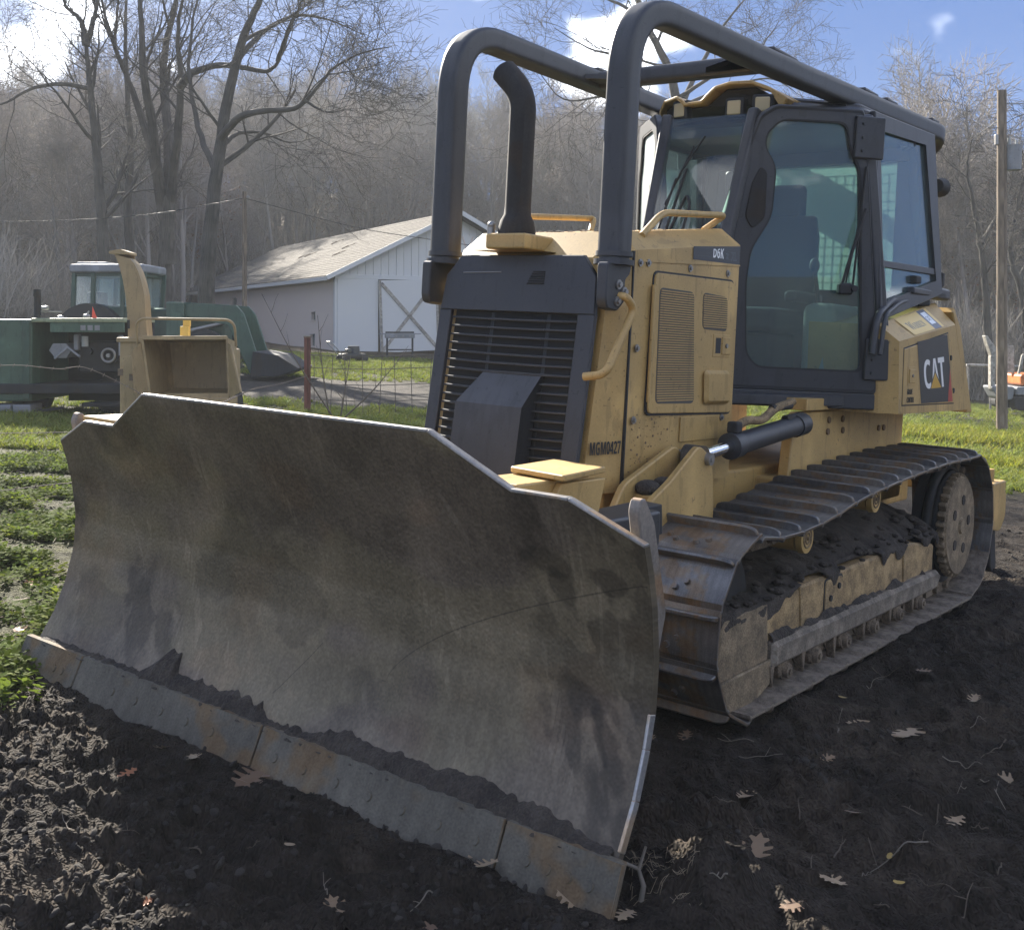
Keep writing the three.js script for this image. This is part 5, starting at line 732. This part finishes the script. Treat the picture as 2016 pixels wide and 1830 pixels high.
function heroTree(name, label, base, limbs, cfg, seed, mat, group) { // limbs: [[points], r0, r1]
  const r = rng(seed), o = thing(name, label, 'tree', [base.x, base.y, base.z], 0, group), tk = new Wood(), cr = new Wood();
  for (const [pts, r0, r1, plain] of limbs) {
    const c = new THREE.CatmullRomCurve3(pts.map(p => p.clone().sub(base))), q = c.getPoints(Math.max(8, pts.length * 4)).map((p, i) => p.add(V((r() - .5) * .06, 0, (r() - .5) * .06)));
    tk.limb(q, q.map((_, i) => lerp(r0, r1 * .4, Math.pow(i / (q.length - 1), .85))), 9); if (!plain) sprout(r, q, Math.max(r1 * 1.6, r0 * .55), cfg, 0, cr);
  }
  raw('trunk', tk.build(), mat, o); raw('crown', cr.build(), mat, o); return o;
}
{
  const cfg = { n: [7, 6, 4, 3], from: [.25, .2, .2, .15], len: [3.4, 2.0, 1.15, .6], lift: [.05, .02, .0, -.01], wob: .34, rk: .5, min: .0075 };
  const P = (d, ...l) => l.map(([u, v, dz = 0]) => at(u, v, d + dz)), foot = (u, d) => { const p = at(u, 700, d); p.y = land(p.x, d) - .1; return p; };
  { const d = 40, b = foot(210, d); heroTree('bare_tree', 'slim bare tree forking into two at its top, behind the green tractor', b, [[[b, ...P(d, [203, 480], [192, 330], [180, 200], [168, 90])], .27, .17], [P(d, [168, 90], [158, 40], [128, 10], [110, -60]), .13, .05], [P(d, [168, 90], [182, 45], [192, 0], [205, -120]), .13, .05], [P(d, [178, 175], [120, 165], [60, 175], [0, 205], [-60, 200]), .10, .04]], cfg, 11, barkMats[0], 'bare trees round the yard'); }
  { const d = 42, b = foot(330, d); heroTree('bare_tree', 'broad bare tree with many stems rising together, left of the barn', b, [[[b, ...P(d, [326, 520], [322, 430], [305, 330], [275, 220], [245, 140], [218, 72])], .30, .15], [P(d, [330, 520], [332, 380], [330, 250, 1], [322, 120, 2], [345, 10, 2], [365, -120, 2]), .30, .12], [P(d, [318, 400], [300, 260, -1], [282, 140, -2], [276, 20, -2], [268, -120, -2]), .24, .11], [P(d, [335, 400], [352, 240, -1.5], [356, 150, -2], [350, 60, -2.5], [372, -60, -3]), .20, .08], [P(d, [355, 170, -2], [375, 145, -3], [430, 128, -3.5], [485, 134, -4], [528, 140, -4.5], [548, 118, -5], [575, 50, -5], [600, -20, -5]), .15, .05], [P(d, [218, 72], [205, 20], [190, -60]), .09, .04], [P(d, [240, 130], [225, 80, 1], [232, 10, 1], [240, -80, 1]), .09, .04]], cfg, 12, barkMats[1], 'bare trees round the yard'); }
  { const d = 36, b = foot(404, d); heroTree('bare_tree', 'tall leaning bare tree with low limbs spreading over the barn', b, [[[b, ...P(d, [410, 500], [424, 360], [446, 210], [478, 80], [510, 0], [540, -90])], .30, .16], [P(d, [432, 275], [470, 232, -1], [520, 218, -2], [575, 214, -2.5], [605, 196, -3], [650, 140, -3], [710, 105, -3.5], [772, 92, -3.5]), .14, .03], [P(d, [438, 285], [470, 262, 1], [520, 262, 2], [570, 280, 3], [630, 270, 3]), .09, .03], [P(d, [465, 120], [520, 60, 2], [585, 30, 3], [650, 40, 3], [720, 70, 3]), .11, .03], [P(d, [425, 340], [390, 250, 1.5], [372, 150, 2], [380, 40, 3], [400, -60, 3]), .12, .05], [P(d, [600, 197, -3], [640, 220, -3.5], [690, 215, -4]), .05, .02], [P(d, [545, 120, -2], [570, 50, -3], [600, -10, -3]), .07, .03]], cfg, 13, barkMats[0], 'bare trees round the yard'); }
  { const d = 46, b = foot(255, d); heroTree('bare_tree', 'straight grey tree standing close behind the tractor cab', b, [[[b, ...P(d, [256, 520], [252, 400], [258, 300], [250, 180], [246, 60], [250, -60])], .24, .10]], cfg, 14, barkMats[2], 'bare trees round the yard'); }
  { const d = 48, b = foot(1352, d); heroTree('bare_tree', 'wide open bare tree crowning above the dozer cab', b, [[[b, ...P(d, [1350, 420], [1340, 250], [1318, 140], [1278, 55], [1250, -20], [1235, -120])], .34, .14], [P(d, [1280, 60], [1240, 20, 2], [1190, -5, 3], [1130, -30, 3]), .13, .04], [P(d, [1320, 145], [1260, 150, -2], [1210, 110, -3], [1160, 95, -4], [1090, 55, -4]), .12, .03], [P(d, [1310, 130], [1240, 175, -3], [1180, 190, -4], [1110, 195, -4], [1040, 110, -4]), .10, .02], [P(d, [1345, 200], [1400, 90, 2], [1440, 30, 3], [1500, -40, 3]), .13, .04], [P(d, [1340, 190], [1420, 140, -2], [1490, 100, -3], [1535, 40, -3]), .10, .03], [P(d, [1340, 210], [1440, 170, 2], [1520, 155, 2], [1580, 190, 2]), .09, .03]], cfg, 15, barkMats[2], 'bare trees round the yard'); }
  { const d = 38, b = foot(1948, d); heroTree('bare_tree', 'dark crooked tree behind the utility pole', b, [[[b, ...P(d, [1945, 640], [1938, 540], [1930, 480], [1915, 400], [1905, 330], [1915, 270])], .16, .06], [P(d, [1932, 480], [1960, 430, 1], [1985, 380, 1], [2000, 320, 1]), .08, .03]], { ...cfg, len: [2.2, 1.3, .8, .5] }, 16, barkMats[2], 'bare trees round the yard'); }
  { const d = 40, b = foot(2030, d); heroTree('bare_tree', 'forked tree at the edge of the wood beyond the excavator', b, [[[b, ...P(d, [2020, 620], [2008, 560], [1990, 500], [2000, 420], [2020, 330])], .2, .07], [P(d, [2005, 555], [2040, 480, 1], [2060, 400, 1]), .1, .04]], { ...cfg, len: [2.4, 1.4, .8, .5] }, 17, barkMats[0], 'bare trees round the yard'); }
  // trees across the yard to the right and behind the photographer: the cab windows mirror them
  for (const [x, z, s, label] of [[16, -3, 21, 'bare tree across the yard from the cab door'], [21, 4, 22, 'bare tree at the corner of the open yard'], [13, 9, 23, 'bare tree behind the open yard'], [26, -10, 24, 'bare tree along the far side of the yard'], [8, 17, 25, 'bare tree on the lane behind the yard'], [30, 0, 26, 'bare tree furthest across the yard']]) {
    const b = V(x, land(x, -z) - .1, z), r = rng(s); heroTree('bare_tree', label, b, [[walk(r, b, V(0, 1, 0), 9, 5, .2, .1), .24, .08], [walk(r, b.clone().add(V(0, 3, 0)), V(.5, 1, .3), 5, 4, .25, .06), .12, .04], [walk(r, b.clone().add(V(0, 3.6, 0)), V(-.6, 1, -.3), 5, 4, .25, .06), .12, .04], [walk(r, b.clone().add(V(0, 4.6, 0)), V(-.2, 1, .7), 4, 4, .25, .06), .10, .03]], { ...cfg, n: [6, 5, 4, 3] }, s + 40, barkMats[0], 'bare trees round the yard');
  }
}
{ // the wooded hillside reads as one mass: thousands of stems
  const wood = new THREE.Group(); wood.name = 'hillside_wood'; wood.userData = { kind: 'stuff', label: 'bare grey winter wood covering the hillside', category: 'wood' }; scene.add(wood);
  const cfgF = { n: [9, 6, 5, 3], from: [.28, .2, .15, .1], len: [3.2, 1.9, 1.1, .6], lift: [.10, .04, .02, 0], wob: .35, rk: .5, min: .011 };
  const r = rng(99), vars = [];
  for (let k = 0; k < 5; k++) { const w = new Wood(), rr = rng(500 + k), h = 8.6 + k * .6, tr = walk(rr, V(0, -.3, 0), V(0, 1, 0), h, 7, .12, .06); w.limb(tr, tr.map((_, i) => lerp(.16, .025, i / 7)), 6); if (k % 2) { const t2 = walk(rr, tr[2], V(.35, 1, .2), h * .6, 5, .15, .06); w.limb(t2, t2.map((_, i) => lerp(.10, .02, i / 5)), 5); sprout(rr, t2, .07, cfgF, 0, w); } sprout(rr, tr, .11, cfgF, 0, w); vars.push(w.build()); }
  // last brown leaves held on some crowns
  const leafG = (() => { const rr = rng(77), pos = [], n = 340; for (let i = 0; i < n; i++) { const a = rr() * 6.283, h = 3 + rr() * 7, R0 = 2.6 * Math.sin((h - 2.2) / 8.6 * 3.1) * Math.sqrt(rr()), c = V(Math.cos(a) * R0, h, Math.sin(a) * R0), u = V(rr() - .5, rr() - .5, rr() - .5).normalize().multiplyScalar(.07), v = V(rr() - .5, rr() - .5, rr() - .5).cross(u).normalize().multiplyScalar(.05); for (const q of [u.clone().negate(), v, u, u.clone().negate(), u, v.clone().negate()]) pos.push(c.x + q.x, c.y + q.y, c.z + q.z); } const g = new THREE.BufferGeometry(); g.setAttribute('position', new THREE.Float32BufferAttribute(pos, 3)); g.computeVertexNormals(); return g; })();
  const spots = []; let guard = 0;
  while (spots.length < 1150 && guard++ < 40000) {
    const d = 46 + 98 * Math.pow(r(), 1.2), u = -.85 + 1.7 * r(), x = u * d; if (d < 66 && x > -16 && x < 9) continue; if (d < 52 && x > 9 && x < 13) continue; spots.push([x, d]);
  }
  for (let i = 0; i < 90; i++) { const a = r() * Math.PI * 2, q = 45 + r() * 50, x = Math.sin(a) * q, d = Math.cos(a) * q; if (d < 30 && !(x > -25 && x < 25 && d > -30)) spots.push([x, d]); }
  const mats = [std(lin(.205, .20, .185), .95), std(lin(.25, .235, .21), .95), std(lin(.225, .21, .19), .95)], m4 = new THREE.Matrix4(), col = new THREE.Color();
  vars.forEach((g, k) => { const mine = spots.filter((_, i) => i % 5 === k), im = new THREE.InstancedMesh(g, mats[k % 3], mine.length); im.name = 'wood_stems'; mine.forEach(([x, d], i) => { const s = .72 + .42 * r(); m4.compose(V(x, land(x, d), -d), new THREE.Quaternion().setFromEuler(new THREE.Euler((r() - .5) * .12, r() * 6.28, (r() - .5) * .12)), V(s, s * (.9 + .25 * r()), s)); im.setMatrixAt(i, m4); const t = .8 + .5 * r(); im.setColorAt(i, col.setRGB(t * (1 + .1 * r()), t, t * .97)); }); im.castShadow = im.receiveShadow = true; wood.add(im); });
  const withLeaf = spots.filter((_, i) => i % 7 === 0), im = new THREE.InstancedMesh(leafG, new THREE.MeshPhysicalMaterial({ color: lin(.20, .10, .055), roughness: .8, side: THREE.DoubleSide }), withLeaf.length); im.name = 'clinging_leaves'; withLeaf.forEach(([x, d], i) => { const s = .62 + .3 * r(); m4.compose(V(x, land(x, d), -d), new THREE.Quaternion().setFromEuler(new THREE.Euler(0, r() * 6.28, 0)), V(s, s, s)); im.setMatrixAt(i, m4); }); wood.add(im);
  // brush under the trees
  const bw = new Wood(), rb = rng(640); for (let i = 0; i < 26; i++) { const q = walk(rb, V((rb() - .5) * .8, 0, (rb() - .5) * .8), V((rb() - .5) * 1.1, 1, (rb() - .5) * 1.1), 1.2 + rb() * 1.6, 4, .35, .0); bw.limb(q, q.map((_, m) => lerp(.014, .005, m / 4)), 3); for (let j = 0; j < 4; j++) { const e = walk(rb, q[1 + j % 3], V(rb() - .5, rb() * .8, rb() - .5), .6, 2, .4, 0); bw.limb(e, [.007, .006, .004], 3); } }
  const bg = bw.build(), N = 1300, ib = new THREE.InstancedMesh(bg, mats[1], N); ib.name = 'underbrush'; for (let i = 0; i < N; i++) { let d, x; do { d = 40 + 70 * Math.pow(r(), 1.5); x = (-.75 + 1.5 * r()) * d; } while (d < 64 && x > -17 && x < 9); const s = .8 + .9 * r(); m4.compose(V(x, land(x, d) - .05, -d), new THREE.Quaternion().setFromEuler(new THREE.Euler(0, r() * 6.28, 0)), V(s, s, s)); ib.setMatrixAt(i, m4); const t = .8 + .6 * r(); ib.setColorAt(i, col.setRGB(t, t * .95, t * .88)); } wood.add(ib);
}
// ---------------------------------------------------------------- clods, grass, weeds
const inst = (name, g, mat, list, label, colFn, category) => { const im = new THREE.InstancedMesh(g, mat, list.length), c = new THREE.Color(); im.name = name; im.userData = { kind: 'stuff', label, category }; list.forEach((m, i) => { im.setMatrixAt(i, m); if (colFn) { im.setColorAt(i, colFn(c, i)); } }); im.castShadow = im.receiveShadow = true; scene.add(im); return im; };
const mat4 = (x, y, z, q, s) => new THREE.Matrix4().compose(V(x, y, z), q, s);
const turn = (a, b, c) => new THREE.Quaternion().setFromEuler(new THREE.Euler(a, b, c));
{
  const r = rng(2024);
  for (let v = 0; v < 3; v++) {
    const g = new THREE.IcosahedronGeometry(1, 1), p = g.attributes.position; for (let i = 0; i < p.count; i++) { const k = .62 + .7 * fbm(p.getX(i) * 1.7 + v * 9 + 20, p.getY(i) * 1.7 + p.getZ(i) * 1.3 + 20, 3, 700 + v); p.setXYZ(i, p.getX(i) * k, p.getY(i) * k * .7, p.getZ(i) * k); } g.computeVertexNormals();
    const list = []; while (list.length < 5200) { const d = 2.3 + 8.5 * Math.pow(r(), 1.4), x = (-.62 + 1.3 * r()) * d * .92; const den = sm(.42, .66, fbm(x * 1.6 + 3, d * 1.6, 3, 711)) * .9 + .12 + .35 * sm(-.3, -1.4, x) - .3 * sm(-.2, .6, x); if (soilMask(x, d) < .3 || r() > den) continue; const s = .0025 + .009 * Math.pow(r(), 4); const y = ground(x, d); list.push(mat4(x, y + s * .25, -d, turn(r() * 6, r() * 6, r() * 6), V(s * (1 + r()), s, s * (1 + .6 * r())))); }
    inst('soil_clods', g, std(lin(.040, .035, .030), .95, { map: dirtTex }), list, 'crumbled soil clods scattered over the yard', (c) => { const t = .75 + .7 * r(); return c.setRGB(t, t, t); }, 'soil');
  }
  // grass tufts
  const blade = (n, h, lean, w, seed) => { const rr = rng(seed), pos = []; for (let i = 0; i < n; i++) { const a = rr() * 6.283, bx = (rr() - .5) * .05, bz = (rr() - .5) * .05, hh = h * (.5 + .7 * rr()), ln = lean * (.4 + rr()), dx = Math.cos(a), dz = Math.sin(a), px = -dz * w, pz = dx * w; const q = [[0, 0], [.35, .55], [1, 1]].map(([l, t]) => [bx + dx * ln * l, hh * t, bz + dz * ln * l]); const e = [1, .8, .06]; for (let k = 0; k < 2; k++) { const A = q[k], Bq = q[k + 1], ea = e[k], eb = e[k + 1]; pos.push(A[0] - px * ea, A[1], A[2] - pz * ea, A[0] + px * ea, A[1], A[2] + pz * ea, Bq[0] + px * eb, Bq[1], Bq[2] + pz * eb, A[0] - px * ea, A[1], A[2] - pz * ea, Bq[0] + px * eb, Bq[1], Bq[2] + pz * eb, Bq[0] - px * eb, Bq[1], Bq[2] - pz * eb); } } const g = new THREE.BufferGeometry(); g.setAttribute('position', new THREE.Float32BufferAttribute(pos, 3)); g.computeVertexNormals(); return g; };
  const leafMat = (c, ro = .85, sp = .25) => new THREE.MeshPhysicalMaterial({ color: c, roughness: ro, specularIntensity: sp, transmission: .5, thickness: 0, side: THREE.DoubleSide });
  const lawn = []; let guard = 0; while (lawn.length < 42000 && guard++ < 400000) { const d = 13 + 24 * r(), x = (-.62 + 1.2 * r()) * d; if (soilMask(x, d) > .5 || gravelMask(x, d) > .45 || r() > sm(.30, .55, fbm(x * .7, d * .7, 3, 721)) + .15) continue; const s = .8 + .8 * r(); lawn.push(mat4(x, (d < 18 ? ground(x, d) : land(x, d)) - .005, -d, turn(0, r() * 6.28, 0), V(s * 1.5, s, s * 1.5))); }
  inst('lawn_grass', blade(9, .085, .05, .0045, 3), leafMat(lin(.17, .23, .04)), lawn, 'short green grass between drive and fence', (c) => { const t = .7 + .6 * r(); return c.setRGB(t * (1 + .3 * r()), t, t * .8); }, 'grass');
  // low leafy weeds at the left of the blade
  const weed = (() => { const rr = rng(8), pos = []; for (let i = 0; i < 26; i++) { const a = rr() * 6.283, R0 = .012 + .05 * Math.sqrt(rr()), h = .006 + .04 * rr(), c = V(Math.cos(a) * R0, h, Math.sin(a) * R0), l = .010 + .009 * rr(), t = V(Math.cos(a + rr() - .5), .35 * (rr() - .3), Math.sin(a + rr() - .5)).normalize(), s = V(-t.z, .3 * (rr() - .5), t.x).normalize(); const P0 = c.clone().addScaledVector(t, -l), P1 = c.clone().addScaledVector(s, l * .6), P2 = c.clone().addScaledVector(t, l), P3 = c.clone().addScaledVector(s, -l * .6); for (const q of [P0, P1, P2, P0, P2, P3]) pos.push(q.x, q.y, q.z); } const g = new THREE.BufferGeometry(); g.setAttribute('position', new THREE.Float32BufferAttribute(pos, 3)); g.computeVertexNormals(); return g; })();
  const wl = []; guard = 0; while (wl.length < 6500 && guard++ < 300000) { const d = 3.6 + 9 * Math.pow(r(), 1.1), x = -.25 * d - .5 - r() * .32 * d; const s0 = soilMask(x, d); if (r() < s0 * 1.05 || r() > sm(.46, .66, fbm(x * 2.2 + 2, d * 2.2, 4, 731)) + .0) continue; const s = .7 + .9 * r(); wl.push(mat4(x, ground(x, d), -d, turn((r() - .5) * .9, r() * 6.28, (r() - .5) * .9), V(s, s * 1.3, s))); }
  inst('ground_weeds', weed, leafMat(lin(.095, .14, .028), .95, .15), wl, 'low leafy weeds covering the ground left of the blade', (c) => { const t = .65 + .7 * r(); return c.setRGB(t * (1 + .25 * r()), t, t * .8); }, 'weeds');
  { const lw = new Wood(); for (let i = 0; i < 900; i++) { const d = 3.6 + 9 * r(), x = -.25 * d - .5 - r() * .32 * d, a = r() * 6.28, L = .04 + .14 * r() * r(), e = (r() - .3) * .5; if (soilMask(x, d) > .35 || d < 4.4) continue; const A = V(x, ground(x, d) + .008 + .015 * r(), -d); lw.limb([A, A.clone().add(V(Math.cos(a) * L * .5, L * e * .5, Math.sin(a) * L * .5)), A.clone().add(V(Math.cos(a + .3) * L, L * e * .8, Math.sin(a + .3) * L))], [.0022, .0018, .001], 3); } const o = raw('dead_stems', lw.build(), std(lin(.24, .19, .14), .8)); o.userData = { kind: 'stuff', label: 'dead stalks lying among the weeds', category: 'litter' }; }
  const rg = []; guard = 0; while (rg.length < 7500 && guard++ < 200000) { const d = 14.5 + 9 * r(), x = (.30 + .26 * r()) * d; if (r() > sm(.40, .58, fbm(x * .6 + 8, d * .6, 3, 741)) + .02) continue; const s = .8 + 1.1 * r(); rg.push(mat4(x, (d < 18 ? ground(x, d) : land(x, d)) - .005, -d, turn(0, r() * 6.28, 0), V(s * 1.5, s * 1.2, s * 1.5))); }
  inst('verge_grass', blade(9, .075, .06, .005, 5), leafMat(lin(.20, .25, .04)), rg, 'sunlit rough grass behind the dozer tracks', (c) => { const t = .7 + .6 * r(); return c.setRGB(t * (1 + .35 * r()), t, t * .75); }, 'grass');
}
// ---------------------------------------------------------------- fallen leaves and twigs
{
  const r = rng(314);
  const oak = (() => { const L = [[0, 0], [.05, .08], [.18, .12], [.19, .17], [.09, .22], [.13, .28], [.32, .34], [.33, .40], [.14, .41], [.14, .48], [.33, .58], [.33, .65], [.14, .62], [.12, .70], [.22, .80], [.19, .86], [.08, .84], [0, 1]], pts = [...L, ...L.slice(1, -1).reverse().map(([x, y]) => [-x, y * 1.02])]; const g = new THREE.ShapeGeometry(shapeOf(pts.map(([x, y]) => [x, y]))); return norm(g); })();
  const beech = (() => { const pts = []; for (let i = 0; i < 20; i++) { const t = i / 20 * 2 * Math.PI; pts.push([.24 * Math.sin(t) * (1 - .25 * Math.cos(t)), .5 - .5 * Math.cos(t)]); } return norm(new THREE.ShapeGeometry(shapeOf(pts))); })();
  const bendLeaf = (g0, size, curl, seed) => { const g = g0.clone(), p = g.attributes.position, f = n => n; const q = []; for (let i = 0; i < p.count; i++) { const x = p.getX(i), y = p.getY(i) - .5, h = curl * (x * x * 2.2 + y * y * .9) + .12 * (vn(x * 3 + seed, y * 3, 5) - .5); q.push([x * size, h * size + .004, y * size]); } q.forEach((v, i) => p.setXYZ(i, ...v)); const ng = norm(g); ng.computeVertexNormals(); return ng; };
  const lm = [lin(.26, .17, .095), lin(.32, .225, .13), lin(.19, .115, .065), lin(.36, .24, .05), lin(.34, .12, .04)].map(c => new THREE.MeshPhysicalMaterial({ color: c, roughness: .7, transmission: .2, thickness: 0, side: THREE.DoubleSide }));
  const onG = (u, v) => { let d = 3; for (let i = 0; i < 30; i++) { const p = at(u, v, d), g = ground(p.x, d), h = EYE - g; d = h * F / (v - CY); } const p = at(u, v, d); p.y = ground(p.x, d); return p; };
  const oakSpots = [[660, 1768, 62, 0], [1128, 1778, 70, 1], [958, 1712, 52, 1], [1232, 1808, 56, 1], [495, 1532, 90, 2], [380, 1498, 44, 1], [318, 1478, 40, 1], [1690, 1420, 44, 1], [1785, 1450, 90, 1], [1490, 1680, 80, 0], [285, 1782, 28, 4], [250, 1530, 40, 4], [1880, 1620, 50, 1], [1470, 1572, 50, 0], [1280, 1470, 30, 1], [1350, 1455, 40, 2], [1640, 1740, 54, 1], [1560, 1790, 50, 2], [1920, 1380, 36, 1], [1630, 1500, 30, 0], [1980, 1530, 44, 1], [1820, 1330, 30, 2], [40, 1240, 34, 4], [60, 1150, 30, 4], [110, 1060, 26, 0], [180, 1445, 44, 1], [850, 1800, 46, 2], [1400, 1800, 50, 0]];
  for (const [u, v, px, k] of oakSpots) { const p = onG(u, v), s = px / F * -p.z * 1.15, o = raw('oak_leaf', bendLeaf(oak, s, .08 + r() * .35, u), lm[k]); o.position.copy(p); o.position.y += .006; o.rotation.set((r() - .5) * .5, r() * 6.28, (r() - .5) * .5); tag(o, ['dull brown lobed oak leaf lying on the mud', 'pale tan lobed oak leaf lying on the mud', 'dark curled oak leaf pressed into the mud', '', 'orange red oak leaf caught by the sun'][k], 'leaf', 'fallen oak leaves on the mud'); }
  for (const [u, v, px, k] of [[1752, 1688, 18, 3], [1770, 1746, 18, 3], [1680, 1612, 26, 2], [1660, 1372, 18, 3], [1700, 1425, 20, 1], [570, 1720, 22, 1], [930, 1690, 20, 1]]) { const p = onG(u, v), s = px / F * -p.z * 1.3, o = raw('small_leaf', bendLeaf(beech, s, .6, u), lm[k]); o.position.copy(p); o.position.y += .006; o.rotation.set((r() - .5) * .4, r() * 6.28, (r() - .5) * .4); tag(o, ['', 'small pale oval leaf on the dark soil', 'small dark oval leaf on the dark soil', 'small yellow oval leaf on the dark soil'][k], 'leaf', 'small oval leaves on the soil'); }
  const twigM = [std(lin(.11, .085, .062), .9), std(lin(.19, .16, .125), .9)];
  const twig = (u, v, px, k, label, group) => { const p = onG(u, v), L = px / F * -p.z, a = r() * 6.28, n = 5, pts = []; for (let i = 0; i <= n; i++) { const t = (i / n - .5) * L, x = p.x + Math.cos(a) * t + (r() - .5) * L * .05, z = p.z + Math.sin(a) * t + (r() - .5) * L * .05; pts.push(V(x, ground(x, -z) + .006 + r() * .006, z)); } const w = new Wood(), R0 = .0013 + .0018 * r(); w.limb(new THREE.CatmullRomCurve3(pts).getPoints(14), Array.from({ length: 15 }, (_, i) => lerp(R0, R0 * .5, i / 14)), 5); const f = walk(r, pts[3], V(r() - .5, .2, r() - .5), L * .3, 3, .3, -.05); w.limb(f, f.map((_, i) => R0 * (.7 - .1 * i)), 4); const o = raw('twig', w.build(), twigM[k]); tag(o, k ? 'thin pale bleached twig lying on the bare soil' : 'thin brown twig lying on the bare soil', 'twig', group); };
  for (let i = 0; i < 40; i++) { const v = 1330 + 490 * r(), u = i < 30 ? 1300 + 700 * r() : 150 + 850 * r(); if (u < 1260 && v < 1500 + .35 * u * .6) continue; twig(u, v, 30 + 90 * r() * r(), r() > .6 ? 1 : 0, 'thin dry twig lying on the bare soil', 'twigs scattered on the soil'); }
  for (const [u, v, L] of [[830, 1785, 70], [130, 1620, 50], [640, 1750, 60], [1770, 1690, 120]]) twig(u, v, L, 1, 'thin dry twig lying on the bare soil', 'twigs scattered on the soil');
  { const p = onG(1270, 1770), w = new Wood(), A = V(p.x - .015, p.y - .02, p.z), q = [A, A.clone().add(V(.012, .06, -.01)), A.clone().add(V(.0, .10, -.03)), A.clone().add(V(.02, .17, -.02))]; w.limb(q, [.009, .008, .006, .004], 7); w.limb([q[2], q[2].clone().add(V(-.06, .03, .01)), q[2].clone().add(V(-.12, .025, .01))], [.006, .005, .003], 5); tag(raw('forked_stick', w.build(), twigM[1]), 'pale forked stick standing by the end of the blade', 'stick'); }
  // straw and roots on the heap at the end of the blade
  const hw = new Wood(); for (let i = 0; i < 60; i++) { const u = 1240 + 130 * r(), v = 1685 + 75 * r(), p = onG(u, v), a = r() * 6.28, L = .012 + .04 * r(), q = []; for (let k = 0; k < 4; k++) { const t = (k / 3 - .5) * L, x = p.x + Math.cos(a) * t, z = p.z + Math.sin(a) * t; q.push(V(x, ground(x, -z) + .004 + .012 * r(), z)); } hw.limb(q, [.001, .001, .0009, .0007], 3); }
  const heap = raw('root_litter', hw.build(), std(lin(.27, .21, .14), .9)); heap.userData = { kind: 'stuff', label: 'dry roots and straw on the soil heap at the blade end', category: 'litter' };
  // saplings in front of the mesh fence
  for (const [u, v, u1, v1, d, label] of [[660, 838, 800, 690, 18.5, 'bare whip leaning right across the wire mesh'], [655, 820, 515, 578, 19, 'long thin sapling arching left before the barn wall'], [650, 830, 625, 620, 19.2, 'short upright whip beside the red post'], [668, 836, 690, 700, 18.8, 'thin upright stem growing through the wire mesh']]) { const a = at(u, v, d), b2 = at(u1, v1, d + .3), w = new Wood(), m = a.clone().lerp(b2, .5).add(V(0, -.08, .1)); const c = new THREE.CatmullRomCurve3([a, m, b2]).getPoints(14); w.limb(c, c.map((_, i) => lerp(.016, .005, i / 14)), 5); for (let j = 0; j < 5; j++) { const e = walk(r, c[4 + j * 2], V(r() - .5, .5 + r() * .5, r() - .5), .35, 3, .3, .05); w.limb(e, [.006, .005, .004, .003], 3); } tag(raw('sapling', w.build(), twigM[0]), label, 'sapling'); }
}
renderer.render(scene, camera);
